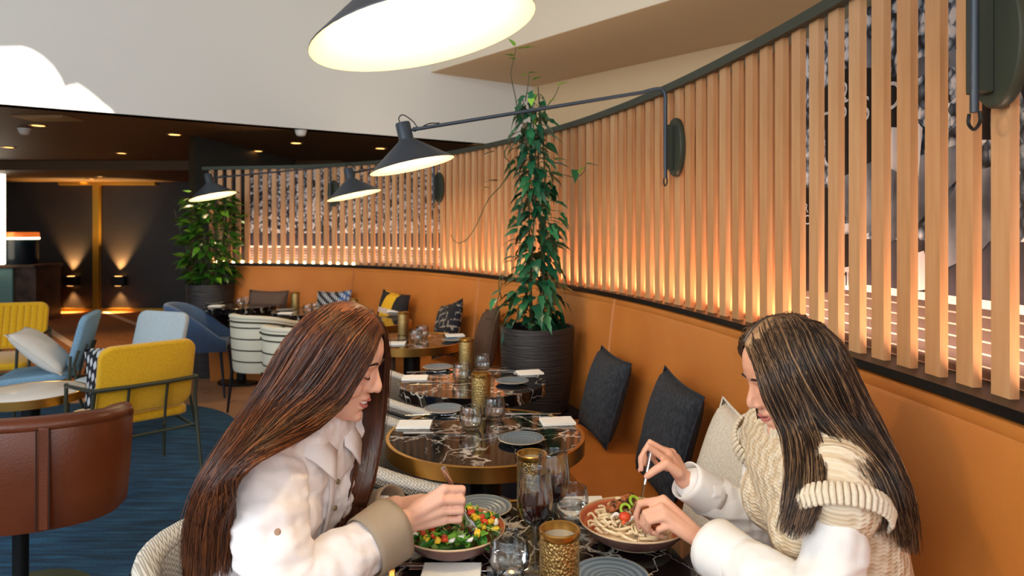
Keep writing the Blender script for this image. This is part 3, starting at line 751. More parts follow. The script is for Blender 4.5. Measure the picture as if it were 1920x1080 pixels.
# ---------------------------------------------------------------- tables
def make_table(dark_edge=False):
    t = thing('bistro_table', (0, 0, 0), '', 'table')
    MB().lathe([(0.0, 0.735), (0.338, 0.735), (0.338, 0.7485), (0.3365, 0.75), (0.0, 0.75)], 64).build('marble_top', M['marble'], t)
    e = M['marble'] if dark_edge else M['brass']
    MB().lathe([(0.337, 0.702), (0.350, 0.702), (0.350, 0.751), (0.3485, 0.7525), (0.338, 0.7525), (0.337, 0.7515)], 96).build('edge_band', e, t, smooth=30)
    MB().lathe([(0.30, 0.736), (0.30, 0.722), (0.0, 0.722)], 32).build('under_plate', M['black'], t)
    MB().lathe([(0.055, 0.03), (0.055, 0.72)], 24).lathe([(0.12, 0.70), (0.12, 0.722)], 24, cap=True).build('column', M['black'], t)
    MB().lathe([(0.0, 0.012), (0.225, 0.012), (0.23, 0.018), (0.225, 0.028), (0.07, 0.034), (0.0, 0.034)], 40).build('base_plate', M['black'], t)
    return t
TB = [(0.087, 1.486), (-0.093, 2.42), (-0.19, 3.27), (-0.66, 4.5), (-1.15, 5.42), (-1.80, 6.15), (-2.61, 6.62)]
tl = ['round black marble table with brass edge between the two women', 'round black marble table with brass edge behind the wine glasses', 'round black marble table without brass edge in front of the big plant pot',
      'round brass-edged table beside the navy patterned cushion', 'brass-edged table in front of the yellow striped cushion', 'dark round table beside the cream channelled chair', 'farthest dark round table beside the blue shell chair']
t0 = make_table(); t1 = make_table(True)
used = set()
for i, ((x, y), l) in enumerate(zip(TB, tl)):
    src = t1 if i in (2, 5, 6) else t0
    o = src if src not in used else copy_tree(src); used.add(src)
    place(o, (x, y, 0), rnd.uniform(0, 6.28) if i else 0.4, l, 'round restaurant tables')

# tableware prototypes
def plate_():
    t = thing('side_plate', (0, 0, 0), '', 'plate')
    MB().lathe([(0.0, 0.0), (0.045, 0.0), (0.05, 0.003), (0.076, 0.012), (0.078, 0.0145), (0.075, 0.0150), (0.05, 0.0075), (0.0, 0.006)], 48).build('dish', M['plate'], t)
    MB().lathe([(0.0765, 0.0146), (0.0785, 0.0135), (0.0788, 0.0150), (0.0768, 0.0160)], 48).build('rim', mat('plate_rim', 'b9a58a', 0.4), t)
    return t
def napkin_():
    t = thing('folded_napkin', (0, 0, 0), '', 'napkin')
    MB().box((0, 0, 0.0025), (0.125, 0.095, 0.005)).build('lower_fold', M['napkin'], t, bevel=0.0015)
    MB().box((0.001, 0.0012, 0.0072), (0.123, 0.092, 0.004)).build('upper_fold', M['napkin'], t, bevel=0.0015)
    return t
def tumbler_(water=False):
    t = thing('water_tumbler', (0, 0, 0), '', 'glass')
    R_ = [(0.0, 0.0), (0.026, 0.0), (0.031, 0.004), (0.039, 0.022), (0.0425, 0.042), (0.041, 0.062), (0.0375, 0.082), (0.0368, 0.0835), (0.0360, 0.082), (0.0393, 0.062), (0.0407, 0.042), (0.0372, 0.024), (0.030, 0.0125), (0.0, 0.0105)]
    MB().lathe(R_, 40).build('tumbler_glass', M['glass'], t, smooth=60)
    if water:
        MB().lathe([(0.0, 0.0112), (0.0295, 0.0132), (0.0366, 0.0245), (0.0399, 0.038), (0.0399, 0.040), (0.0, 0.040)], 40).build('water', M['water'], t, smooth=50)
    return t
def candle_():
    t = thing('candle_holder', (0, 0, 0), '', 'candle holder')
    MB().lathe([(0.0, 0.0), (0.0365, 0.0), (0.0375, 0.002), (0.0375, 0.145)], 40).build('body', M['hammered'], t)
    MB().lathe([(0.0372, 0.143), (0.0388, 0.146), (0.0388, 0.156), (0.037, 0.158), (0.0335, 0.157), (0.033, 0.10), (0.0, 0.10)], 40).build('rim', M['brass'], t)
    MB().lathe([(0.0, 0.142), (0.0328, 0.142), (0.0328, 0.136), (0.0, 0.136)], 32).build('frosted_insert', mat('frosted_insert', '8f8e8a', 0.4), t)
    return t
def cutlery_(fork):
    t = thing('table_fork' if fork else 'table_knife', (0, 0, 0), '', 'fork' if fork else 'knife')
    if fork:
        MB().tube([(-0.10, 0, 0.004), (-0.06, 0, 0.005), (0.02, 0, 0.007), (0.04, 0, 0.006)], [0.006, 0.0055, 0.003, 0.005], 8, flat=(0.35, 1)).build('handle', M['steel'], t)
        MB().box((0.052, 0, 0.0045), (0.026, 0.021, 0.002)).build('fork_head', M['steel'], t, bevel=0.0008)
        for k in range(4): MB().tube([(0.064, -0.009 + 0.006 * k, 0.0045), (0.085, -0.009 + 0.006 * k, 0.006), (0.098, -0.009 + 0.006 * k, 0.0085)], [0.0017, 0.0015, 0.0008], 6).build('tine', M['steel'], t)
    else:
        MB().tube([(-0.11, 0, 0.005), (-0.06, 0, 0.005), (-0.005, 0, 0.005)], [0.0075, 0.0065, 0.0055], 8, flat=(0.6, 1)).build('handle', M['steel'], t)
        MB().prism([(-0.006, -0.005), (0.07, -0.008), (0.10, -0.007), (0.112, 0.002), (0.108, 0.006), (-0.006, 0.005)], 0.004, 0.0052).build('blade', M['steel'], t)
    return t
PROTO = {'plate': plate_(), 'napkin': napkin_(), 'tumbler': tumbler_(), 'wtumbler': tumbler_(True), 'candle': candle_(), 'fork': cutlery_(True), 'knife': cutlery_(False)}
seen = set()
TZ = 0.7502
def put(kind, px, py, label, group=None, rz=0.0, z=TZ, loc=None, zt=None):
    """stand a copy on the table where the photo shows its base (py is measured at height zt above the table)"""
    q = Vector(loc) if loc else PZ(px, py, z + (zt or 0)); q.z = z
    src = PROTO[kind]; o = src if kind not in seen else copy_tree(src); seen.add(kind)
    return place(o, q, math.radians(rz), label, group)
GC = 'hammered brass candle holders'
for x, Y, l in ((1049, 1.29, 'large hammered brass candle holder in front, cut by the bottom edge'), (997, 1.73, 'hammered brass candle holder behind the wine glasses'), (902, 2.70, 'brass candle holder at the back of the second table'),
                (874, 3.56, 'brass candle holder at the back of the third table'), (756, 4.74, 'brass candle holder left of the navy patterned cushion'), (664, 5.67, 'brass candle holder just above the left woman\'s head'),
                (554, 6.29, 'small brass candle holder right of the grey cushion'), (423, 6.90, 'farthest brass candle holder in front of the rear plant')):
    q = P(x, 500, Y); put('candle', 0, 0, l, GC, loc=(q.x, q.y, 0))
GP, GN, GT, GK, GF = 'blue-grey side plates', 'folded white napkins', 'clear stemless tumblers', 'table knives laid on the tables', 'table forks laid on the tables'
# table 1
put('plate', 902, 952, 'blue-grey side plate behind the salad bowl', GP, zt=0.01)
put('plate', 1145, 1082, 'blue side plate at the bottom edge beside the front candle holder', GP, zt=0.01)
put('napkin', 1090, 950, 'white napkin behind the pasta bowl and rear tumbler', GN, 4)
put('napkin', 845, 1083, 'white napkin at the bottom edge below the salad bowl', GN, 0)
put('knife', 800, 1064, 'silver knife below the salad bowl', GK, -1)
put('fork', 856, 1070, 'silver fork below the salad bowl beside the knife', GF, -1)
put('wtumbler', 955, 1080, 'tumbler with water in front of the wine glasses', GT)
put('wtumbler', 1072, 976, 'tumbler with water behind the wine glasses beside the pasta bowl', GT)
# table 2
put('plate', 977, 822, 'side plate on the right of the second table', GP, zt=0.012)
put('plate', 832, 766, 'side plate at the back left of the second table', GP, zt=0.012)
put('napkin', 777, 798, 'white napkin on the left of the second table', GN, 1)
put('napkin', 1045, 792, 'white napkin on the right of the second table', GN, 8)
put('tumbler', 883, 805, 'front tumbler on the second table', GT)
put('tumbler', 927, 786, 'tumbler beside the candle holder on the second table', GT)
put('knife', 815, 814, 'knife on the left of the second table', GK, 2); put('fork', 808, 780, 'fork behind the left napkin of the second table', GF, 4)
put('knife', 1000, 778, 'knife behind the right napkin of the second table', GK, 3); put('fork', 1028, 806, 'fork in front of the right napkin of the second table', GF, 183)
# table 3
put('plate', 960, 714, 'side plate on the right of the third table', GP, zt=0.012)
put('plate', 821, 688, 'side plate at the back left of the third table', GP, zt=0.012)
put('napkin', 778, 710, 'white napkin on the left of the third table', GN, 4)
put('napkin', 993, 700, 'white napkin on the right of the third table, before the pot', GN, 14)
put('tumbler', 865, 714, 'front tumbler on the third table', GT)
put('tumbler', 905, 696, 'tumbler beside the candle holder on the third table', GT)
put('knife', 812, 717, 'knife on the left of the third table', GK, 2); put('fork', 800, 699, 'fork on the left of the third table', GF, 5)
put('knife', 955, 696, 'knife on the right of the third table', GK, 5)
# table 4
put('plate', 850, 636, 'side plate on the brass-edged table left of the brown cushion', GP, zt=0.012)
put('napkin', 853, 630, 'white napkin on the brass-edged table left of the brown cushion', GN, 12, z=TZ + 0.016)
put('napkin', 742, 645, 'white napkin beside the left woman\'s forehead', GN, 3)
put('tumbler', 780, 642, 'front tumbler on the fourth table', GT); put('tumbler', 792, 634, 'rear tumbler on the fourth table', GT)
put('fork', 735, 638, 'fork on the fourth table beside the woman\'s forehead', GF, 30)
# tables 5 to 7
put('plate', 742, 589, 'side plate below the yellow striped cushion', GP, zt=0.012)
put('napkin', 740, 584, 'white napkin below the yellow striped cushion', GN, 5, z=TZ + 0.016)
put('tumbler', 692, 600, 'tumbler above the woman\'s hair, nearer of two on the fifth table', GT); put('tumbler', 682, 595, 'tumbler above the woman\'s hair, rear of two on the fifth table', GT)
put('napkin', 536, 588, 'white napkin on the table before the patterned cushion', GN, 2)
put('plate', 535, 581, 'side plate on the table before the patterned cushion', GP, zt=0.01)
put('tumbler', 577, 589, 'front tumbler before the blue patterned cushion', GT); put('tumbler', 592, 585, 'rear tumbler before the blue patterned cushion', GT)
put('fork', 566, 592, 'fork beside the tumblers before the patterned cushion', GF, 20)
put('napkin', 406, 574, 'white napkin on the farthest table, left side', GN, 0); put('plate', 402, 568, 'side plate on the farthest table', GP, zt=0.01)
put('tumbler', 450, 576, 'left tumbler on the farthest table', GT); put('tumbler', 460, 573, 'right tumbler on the farthest table', GT)
put('napkin', 492, 567, 'white napkin on the farthest table, before the grey cushion', GN, 3)
# wine glasses
def wine_glass(q, lv, label):
    t = thing('wine_glass', q, label, 'glass', 'wine glasses')
    k_ = 1.0
    out = [(0.0, 0.0), (0.036, 0.0), (0.037, 0.0015), (0.02, 0.005), (0.006, 0.010), (0.0042, 0.02), (0.0038, 0.06), (0.0042, 0.088), (0.008, 0.096), (0.02, 0.104), (0.031, 0.118), (0.0375, 0.138), (0.0385, 0.155), (0.0365, 0.180), (0.0325, 0.212), (0.0318, 0.2135),
           (0.0310, 0.212), (0.0351, 0.180), (0.0371, 0.155), (0.0361, 0.138), (0.0297, 0.119), (0.019, 0.1055), (0.008, 0.0985), (0.0, 0.0975)]
    MB().lathe(out, 48, q).build('glass_body', M['glass'], t, smooth=60)
    MB().lathe([(0.0, 0.0983), (0.0078, 0.0992), (0.0186, 0.1062), (0.0291, 0.1195), (0.0354, 0.1383), (0.0363, lv - 0.0005), (0.0363, lv), (0.0, lv)], 48, q).build('wine', M['wine'], t, smooth=50)
wine_glass(Vector((P(1003, 900, 1.445).x, 1.445, TZ)), 0.152, 'front wine glass of red wine beside the salad bowl')
wine_glass(Vector((P(1037, 900, 1.565).x, 1.565, TZ)), 0.150, 'rear wine glass of red wine, partly behind the front one')
# ---------------------------------------------------------------- cushions on the banquette
def pillow_mesh(w_, h_, t_, n=14):
    mb = MB(); rows = []
    def pt(u, v, sg):
        x = u * w_ / 2 * (0.93 + 0.07 * v * v); z = v * h_ / 2 * (0.93 + 0.07 * u * u)
        e = max(0.0, (1 - u * u) * (1 - v * v)) ** 0.42
        y = sg * t_ / 2 * e + 0.006 * math.sin(5 * u + 3 * v) * e
        return Vector((x, y, z))
    for sg in (1, -1):
        mb.grid([[pt(-1 + 2 * i / n, -1 + 2 * j / n, sg) for j in range(n + 1)] for i in range(n + 1)])
    return mb
def weld(o):
    b = bmesh.new(); b.from_mesh(o.data); bmesh.ops.remove_doubles(b, verts=b.verts, dist=0.0008); bmesh.ops.recalc_face_normals(b, faces=b.faces); b.to_mesh(o.data); b.free(); o.data.polygons.foreach_set('use_smooth', [True] * len(o.data.polygons)); return o
def edge_ring(w_, h_):
    ps = []
    for i in range(40):
        a = i / 40 * 4; k = int(a); f = (a - k) * 2 - 1
        u, v = ((f, -1), (1, f), (-f, 1), (-1, -f))[k]
        ps.append(Vector((u * w_ / 2 * (0.93 + 0.07 * v * v), 0, v * h_ / 2 * (0.93 + 0.07 * u * u))))
    return ps + [ps[0]]
def cushion(px, m, label, w_=0.42, h_=0.42, lean=18, yaw=0, roll=0, n=0.24, t_=0.15, zoff=0.0):
    s_ = s_at(px, n); c, T, N = cpos(s_); Nn = (N * SG).normalized()
    Rm = Matrix.Rotation(math.atan2(Nn.y, Nn.x) + PI / 2 + math.radians(yaw), 3, 'Z') @ Matrix.Rotation(math.radians(-lean), 3, 'X') @ Matrix.Rotation(math.radians(roll), 3, 'Y')
    up = h_ / 2 * (abs(math.cos(math.radians(roll))) * 0.97 + abs(math.sin(math.radians(roll))) * 0.7)
    q = W(s_, n, 0.452 + up * math.cos(math.radians(lean)) + zoff)
    t = thing('cushion', q, label, 'cushion')
    mb = pillow_mesh(w_, h_, t_); mb.v = [q + Rm @ p for p in mb.v]
    weld(mb.build('cover', m, t))
    # object-space pattern follows the cushion: keep the cover's own frame
    mb2 = MB().tube([q + Rm @ p for p in edge_ring(w_, h_)], 0.004, 6, cap=False)
    mb2.build('edge_piping', m, t)
    return t, q, Rm
def local_cover(t, q, Rm):
    """give the cover a frame of its own so a printed pattern sits square on it"""
    for c in kids(t):
        if c.name.startswith('cover'):
            L = (Matrix.Translation(q) @ Rm.to_4x4()); A = t.matrix_basis.inverted() @ L
            c.data.transform(A.inverted()); c.matrix_basis = A
def stripe_mat():
    g = G('yellow_black_stripe_print'); sp = g.n('ShaderNodeSeparateXYZ'); g.l(g.map(), sp.inputs[0]); x, z = sp.outputs[0], sp.outputs[2]
    inb = lambda v, a, b: g.math('MULTIPLY', g.math('GREATER_THAN', v, a), g.math('LESS_THAN', v, b))
    c = g.mix(inb(g.math('MULTIPLY_ADD', z, -0.12, x), -0.10, 0.05), '1f1c1e', 'e0a91c')
    ws = g.math('MAXIMUM', inb(z, 0.035, 0.08), g.math('MAXIMUM', inb(z, -0.075, -0.03), inb(z, -0.18, -0.135)))
    g.col(g.mix(ws, c, 'cdb9ad'), 0.95); return g.m
def navy_mat():
    g = G('navy_dash_print'); br = g.n('ShaderNodeTexBrick'); br.inputs['Scale'].default_value = 1; br.inputs['Brick Width'].default_value = 0.07; br.inputs['Row Height'].default_value = 0.055
    mp = g.n('ShaderNodeMapping'); mp.inputs['Rotation'].default_value = (PI / 2, 0, 0); g.l(g.tc.outputs['Object'], mp.inputs[0]); g.l(mp.outputs[0], br.inputs['Vector'])
    br.inputs['Mortar Size'].default_value = 0.007; br.inputs['Color1'].default_value = rgb('15151f'); br.inputs['Color2'].default_value = rgb('1d1d2a'); br.inputs['Mortar'].default_value = rgb('8d8578')
    n_ = g.noise(g.map(), 18, 2)
    g.col(g.mix(g.math('GREATER_THAN', n_, 0.5), '17161f', br.outputs['Color']), 0.95); return g.m
def lattice_mat():
    g = G('blue_lattice_print'); sp = g.n('ShaderNodeSeparateXYZ'); g.l(g.map((1, 1, 1)), sp.inputs[0])
    a = g.math('SINE', g.math('MULTIPLY', g.math('MULTIPLY_ADD', sp.outputs[2], 0.35, sp.outputs[0]), 150)); b = g.math('SINE', g.math('MULTIPLY', g.math('MULTIPLY_ADD', sp.outputs[2], -0.5, sp.outputs[0]), 90))
    f = g.math('GREATER_THAN', g.math('MULTIPLY', a, b), 0.15)
    side = g.math('GREATER_THAN', sp.outputs[0], 0.12)
    g.col(g.mix(f, g.mix(side, '1a1c24', '3d5f95'), 'b9bcc0'), 0.95); return g.m
cushion(1132, M['darkfab'], 'charcoal cushion nearest the plant pot on the banquette', 0.36, 0.41, 16, 0, 4, zoff=0.025)
cushion(1252, M['darkfab'], 'charcoal cushion between the other charcoal one and the cream one', 0.37, 0.44, 14, 0, 6, zoff=0.015)
cushion(1372, M['creamfab'], 'cream textured cushion beside the right woman', 0.42, 0.44, 16, 4, 8)
cushion(912, M['brownfab'], 'brown woven cushion left of the big plant pot', 0.42, 0.47, 12, -18, -10)
for px, m, l, kw in ((838, navy_mat(), 'navy cushion with pale dashes leaning on the banquette', dict(roll=-14, lean=16, yaw=-8, h_=0.44, zoff=0.01)), (733, stripe_mat(), 'yellow, black and pale striped cushion on the banquette', dict(roll=4, lean=12, w_=0.40, h_=0.47, zoff=0.01)),
                     (622, lattice_mat(), 'blue, black and white patterned cushion on the banquette', dict(lean=14, w_=0.42, h_=0.45, roll=-4)), (500, mat('taupe_weave', '5c4a42', 0.95, bump=0.3, bscale=160), 'plain taupe cushion at the far end of the banquette', dict(lean=12, w_=0.44, h_=0.44))):
    local_cover(*cushion(px, m, l, **kw))

# ---------------------------------------------------------------- chairs
def horseshoe(R, arm, n_arc=16, n_arm=4, sq=1.0):
    ps = []
    for i in range(n_arm): ps.append((arm * (1 - i / n_arm), -R))
    for i in range(n_arc + 1):
        a = -PI / 2 - PI * i / n_arc; ps.append((R * math.cos(a) * sq, R * math.sin(a)))
    for i in range(1, n_arm + 1): ps.append((arm * i / n_arm, R))
    return ps
def tub_chair(name, outer, inner, band, piping, legm, R=0.27, arm=0.24, back=0.81, armh=0.69, zb=0.35, seatz=0.46, channels=None, style='leg', thick=0.055, power=1.0, flare=0.03, bandr=0.026, sq=1.0):
    t = thing(name, (0, 0, 0), '', 'chair'); ps = horseshoe(R, arm, sq=sq); N = len(ps)
    def h(i):
        x = ps[i][0]; f = min(max((arm - x) / (arm + R * sq), 0), 1); f = f ** power
        f = f * f * (3 - 2 * f); return armh + (back - armh) * f
    def nrm(i):
        a = Vector(ps[max(i - 1, 0)]); b = Vector(ps[min(i + 1, N - 1)]); d = (b - a).normalized(); return Vector((d.y, -d.x))
    rings = []; rim = []; pip = []; ch = {z: [] for z in (channels or [])}
    for i in range(N):
        x, y = ps[i]; n_ = nrm(i); n_ = n_ if n_.dot(Vector((x, y)) - Vector((arm * 0.3, 0))) > 0 else -n_
        H = h(i); th = thick
        if i in (0, N - 1): th *= 0.6
        def q(d, z):
            tl_ = (z - zb) / max(H - zb, 0.01); o = d + flare * (tl_ - 0.6); return Vector((x + n_.x * o, y + n_.y * o, z))
        rings.append([q(0.0, zb), q(0.004, zb + 0.03), q(0.004, (zb + H) / 2), q(0.0, H - 0.02), q(-0.012, H - 0.004), q(-th + 0.012, H - 0.004), q(-th, H - 0.02), q(-th, (zb + H) / 2), q(-th, zb)])
        rim.append(q(-th / 2, H - 0.004)); pip.append(q(0.007, H - 0.035))
        for z in ch:
            if z < H - 0.04: ch[z].append(q(0.006, z))
    MB().loft(rings).build('shell', outer, t, smooth=60)
    if band: MB().tube(rim, bandr, 10, flat=(0.85, 1.35)).build('rim_band', band, t, smooth=60)
    if piping: MB().tube(pip, 0.007, 6).build('piping', piping, t, smooth=60)
    for z, c in ch.items():
        if len(c) > 2: MB().tube(c, 0.0055, 6).build('seam', piping, t, smooth=60)
    outl = [(x * 0.9 - 0.0, y * 0.86) for x, y in ps]
    MB().prism(outl, zb + 0.01, seatz - 0.02).prism([(x * 0.96, y * 0.96) for x, y in outl], seatz - 0.03, seatz).build('seat_cushion', inner, t, smooth=30, bevel=0.012)
    if style == 'leg':
        for sx, sy in ((arm * 0.8, R * 0.8), (arm * 0.8, -R * 0.8), (-R * 0.7, R * 0.65), (-R * 0.7, -R * 0.65)):
            MB().tube([(sx, sy, zb + 0.01), (sx * 1.18, sy * 1.12, 0.0)], [0.014, 0.009], 10).build('leg', legm, t)
    else:
        MB().tube([(-0.02, 0, 0.03), (-0.02, 0, zb + 0.02)], 0.028, 20).build('column', M['black'], t)
        MB().lathe([(0.0, 0.0), (0.30, 0.0), (0.305, 0.006), (0.295, 0.016), (0.05, 0.026), (0.0, 0.03)], 48, (-0.02, 0, 0)).build('base_disc', mat('olive_steel_base', '55604c', 0.35, 0.6), t)
    return t
GCH = 'grey zigzag tub chairs along the tables'
gc = tub_chair('tub_chair', M['herring'], M['herring'], M['herringlight'], M['black'], M['black'], back=0.80, armh=0.675, bandr=0.02)
place(gc, (-0.43, 2.36, 0), 0.02, 'grey zigzag tub chair pulled up to the second table', GCH)
for (x, y, r), l in (((-0.56, 3.22, 0.05), 'grey zigzag tub chair pulled up to the third table'), ((-1.02, 4.36, 0.05), 'grey tub chair at the fourth table beside the woman\'s hair'), ((-0.50, 1.47, 0.06), 'pale zigzag tub chair under the left woman')):
    c = place(copy_tree(gc), (x, y, 0), r, l, GCH)
    if 'under' in l:
        for k in kids(c):
            if k.name.startswith(('shell', 'seat_c')): k.data = k.data.copy(); k.data.materials[0] = M['herringlight']
cc = tub_chair('channelled_tub_chair', M['creamleather'], M['creamleather'], M['creamleather'], mat('dark_seam', '3c3a2c', 0.7), M['black'], channels=(0.44, 0.53, 0.62, 0.71), back=0.79, armh=0.70, R=0.265)
place(cc, (-2.02, 5.60, 0), math.radians(62), 'cream channelled tub chair beside the blue shell chair', 'cream channelled tub chairs')
place(copy_tree(cc), (-1.52, 4.93, 0), math.radians(58), 'cream channelled tub chair half hidden by the left woman\'s hair', 'cream channelled tub chairs')
bc = tub_chair('shell_chair', M['navyfab'], M['navyfab'], None, None, mat('navy_leg', '232a3a', 0.5), R=0.27, arm=0.27, back=0.83, armh=0.52, zb=0.41, seatz=0.48, power=0.75, thick=0.05, flare=0.05)
place(bc, (-2.82, 6.15, 0), math.radians(14), 'denim blue felt shell chair with sweeping arms and thin legs')
lc = tub_chair('swivel_armchair', M['brownleather'], M['brownleather'], M['brownleather'], None, M['black'], R=0.36, arm=0.10, back=0.745, armh=0.725, sq=0.62, zb=0.345, seatz=0.44, style='column', thick=0.10, flare=0.03, bandr=0.04)
MB().prism([(-0.247, -0.018), (-0.20, -0.018), (-0.20, 0.018), (-0.247, 0.018)], 0.36, 0.74).build('back_strap', M['brownleather'], lc, bevel=0.004)
for y_ in (-0.022, 0.022): MB().tube([(-0.2505, y_, 0.365), (-0.2505, y_, 0.735)], 0.0028, 6).build('strap_seam', mat('dark_thread', '2a120a', 0.6), lc)
for k_ in kids(lc):
    if k_.name.startswith(('back_strap', 'strap_seam')): k_.location.y -= 0.17; k_.location.x += 0.03
place(lc, (-1.94, 2.71, 0), math.radians(100), 'brown leather swivel armchair seen from behind at the lower left')

def frame_chair(name, m, loc, rz, label, tufted=False, arms=True):
    t = thing(name, (0, 0, 0), label, 'chair')
    Rb = Matrix.Rotation(math.radians(-90), 3, 'Z') @ Matrix.Identity(3)
    lean = Matrix.Rotation(math.radians(-14), 3, 'Y')
    Mb_ = lean @ Rb
    MB().rpanel(0.50, 0.40, 0.05, 0.07, 0.014, Mb_, (-0.255, 0, 0.655), bow=-0.02).build('backrest', m, t, smooth=60)
    Ms = Matrix.Rotation(math.radians(4), 3, 'Y') @ Matrix(((0, 0, 1), (1, 0, 0), (0, 1, 0)))
    MB().rpanel(0.50, 0.48, 0.055, 0.06, 0.014, Ms, (0.03, 0, 0.40)).build('seat', m, t, smooth=60)
    if tufted:
        for k in range(9):
            y = -0.2 + 0.05 * k
            MB().tube([(-0.232 + Mb_[0][2] * (z - 0.655), y, z) for z in (0.485, 0.6, 0.7, 0.825)], 0.024, 8, flat=(1, 0.5), ref=(0, 1, 0)).build('channel', m, t, smooth=60)
    f = M['dkgreen']
    for s_ in (-1, 1):
        MB().tube([(-0.34, s_ * 0.275, 0.0), (-0.275, s_ * 0.272, 0.30), (-0.245, s_ * 0.268, 0.50), (-0.275, s_ * 0.265, 0.60)], 0.011, 8).build('leg', f, t)
        MB().tube([(0.28, s_ * 0.275, 0.0), (0.255, s_ * 0.272, 0.575)], 0.011, 8).build('leg', f, t)
        MB().tube([(0.255, s_ * 0.272, 0.33), (-0.27, s_ * 0.272, 0.31)], 0.009, 8).build('side_rail', f, t)
        MB().tube([(-0.238, s_ * 0.1, 0.36), (-0.262, s_ * 0.1, 0.50), (-0.295, s_ * 0.1, 0.62)], 0.008, 6).build('back_support', f, t)
    if arms:
        MB().tube([(0.27, 0.272, 0.56), (-0.22, 0.275, 0.61), (-0.29, 0.262, 0.617), (-0.312, 0.1, 0.617), (-0.312, -0.1, 0.617), (-0.29, -0.262, 0.617), (-0.22, -0.275, 0.61), (0.27, -0.272, 0.56)], 0.012, 8).build('arm_rail', f, t)
    for x in (0.22, -0.24): MB().tube([(x, -0.272, 0.325), (x, 0.272, 0.325)], 0.009, 8).build('cross_rail', f, t)
    return place(t, loc, rz)
frame_chair('lounge_chair', M['yellow'], (-2.24, 4.02, 0), math.radians(136), 'mustard lounge chair with dark metal arm rail, seen from behind on the rug')
frame_chair('lounge_chair', M['yellow'], (-4.22, 5.65, 0), math.radians(-72), 'mustard ribbed lounge chair facing the room at the left edge', tufted=True)
frame_chair('lounge_chair', M['bluefab'], (-3.50, 5.12, 0), math.radians(200), 'steel blue lounge chair holding the white pillow', arms=False)
frame_chair('lounge_chair', M['greyfab'], (-2.80, 5.0, 0), math.radians(248), 'pale grey lounge chair behind the front mustard chair', arms=False)
def loose_pillow(name, loc, R3, w_, h_, t_, m, label):
    t = thing(name, loc, label, 'pillow'); q = Vector(loc)
    mb = pillow_mesh(w_, h_, t_); mb.v = [q + R3 @ p for p in mb.v]; weld(mb.build('cover', m, t))
    MB().tube([q + R3 @ p for p in edge_ring(w_, h_)], 0.004, 6, cap=False).build('edge_piping', m, t)
R3 = Matrix.Rotation(math.radians(110), 3, 'Z') @ Matrix.Rotation(math.radians(-48), 3, 'X')
loose_pillow('pillow', (-3.47, 5.05, 0.585), R3, 0.44, 0.46, 0.16, M['whitefab'], 'white pillow leaning in the steel blue lounge chair')
R3 = Matrix.Rotation(math.radians(32), 3, 'Z') @ Matrix.Rotation(math.radians(-25), 3, 'X')
loose_pillow('pillow', (-2.35, 4.13, 0.60), R3, 0.40, 0.36, 0.13, lattice_mat(), 'blue and white patterned pillow in the front mustard chair')
# low marble table
t = thing('coffee_table', (0, 0, 0), 'low round white marble table with brass edge at the left edge', 'table')
MB().lathe([(0.0, 0.47), (0.282, 0.47), (0.282, 0.499), (0.279, 0.501), (0.0, 0.501)], 64).build('marble_top', M['stone'], t)
MB().lathe([(0.281, 0.452), (0.292, 0.452), (0.292, 0.501), (0.289, 0.503), (0.282, 0.503), (0.281, 0.50)], 72).build('edge_band', M['brass'], t, smooth=30)
MB().tube([(0, 0, 0.02), (0, 0, 0.47)], 0.048, 24).build('column', M['black'], t)
MB().lathe([(0.0, 0.0), (0.18, 0.0), (0.18, 0.015), (0.05, 0.022), (0.0, 0.022)], 32).build('base_plate', M['black'], t)
q = PZ(58, 734, 0.5); place(t, (q.x, q.y, 0))
# rug
rp = [(-2.95, 5.80), (-2.45, 5.58), (-2.14, 5.27), (-1.95, 4.88), (-1.72, 4.3), (-1.42, 3.5), (-1.22, 2.7), (-1.3, 1.9), (-2.2, 1.2), (-3.6, 1.4), (-4.9, 2.4), (-5.3, 3.8), (-4.7, 5.1), (-3.7, 5.75), (-2.95, 5.80)]
rl = [(p.x, p.y) for p in catmull([Vector((x, y, 0)) for x, y in rp], 80)][:-1]
tag(MB().prism(rl, 0.0, 0.018).build('lounge_rug', M['rug'], smooth=30), 'large dark blue rounded rug under the lounge chairs', 'rug')

# ---------------------------------------------------------------- plants
def leaf_mesh(name, L, w_, m, lobed=False, fold=0.25, curl=0.35):
    n = 7; rows = []
    for i in range(n + 1):
        t = i / n
        wd = w_ * (math.sin(PI * min(1, t * 1.02) ** 0.62) * (1 - 0.25 * t)) * (1 - t ** 6)
        if lobed and i % 2 == 0 and 0 < i < n - 1: wd *= 0.62
        x = L * t; z = -curl * L * t * t
        back = 0.12 * L if (i == 1) else 0
        rows.append([Vector((x - back, -wd, z + fold * wd)), Vector((x, 0, z)), Vector((x - back, wd, z + fold * wd))])
    me = MB().grid(rows).mesh(name); me.materials.append(m); me.polygons.foreach_set('use_smooth', [True] * len(me.polygons)); return me
def leaf_mat(name, a, b, c):
    g = G(name); oi = g.n('ShaderNodeObjectInfo'); n1 = g.noise(g.map(), 30, 3)
    g.col(g.ramp(g.math('MULTIPLY_ADD', n1, 0.25, g.math('MULTIPLY', oi.outputs['Random'], 0.85)), [(0.1, a), (0.6, b), (1.0, c)]), 0.32)
    g.b.inputs['Subsurface Weight'].default_value = 0.0; return g.m
mL1 = leaf_mat('monstera_leaf', '0e3a26', '19573a', '2f7a48'); mL2 = leaf_mat('pale_new_leaf', '5c9a30', '7cb63a', '98cc4a'); mL3 = leaf_mat('rubber_leaf', '234812', '3c701c', '7ba32e')
mStem = mat('green_stem', '2f4a22', 0.6, col2='4a3a22', scale=20)
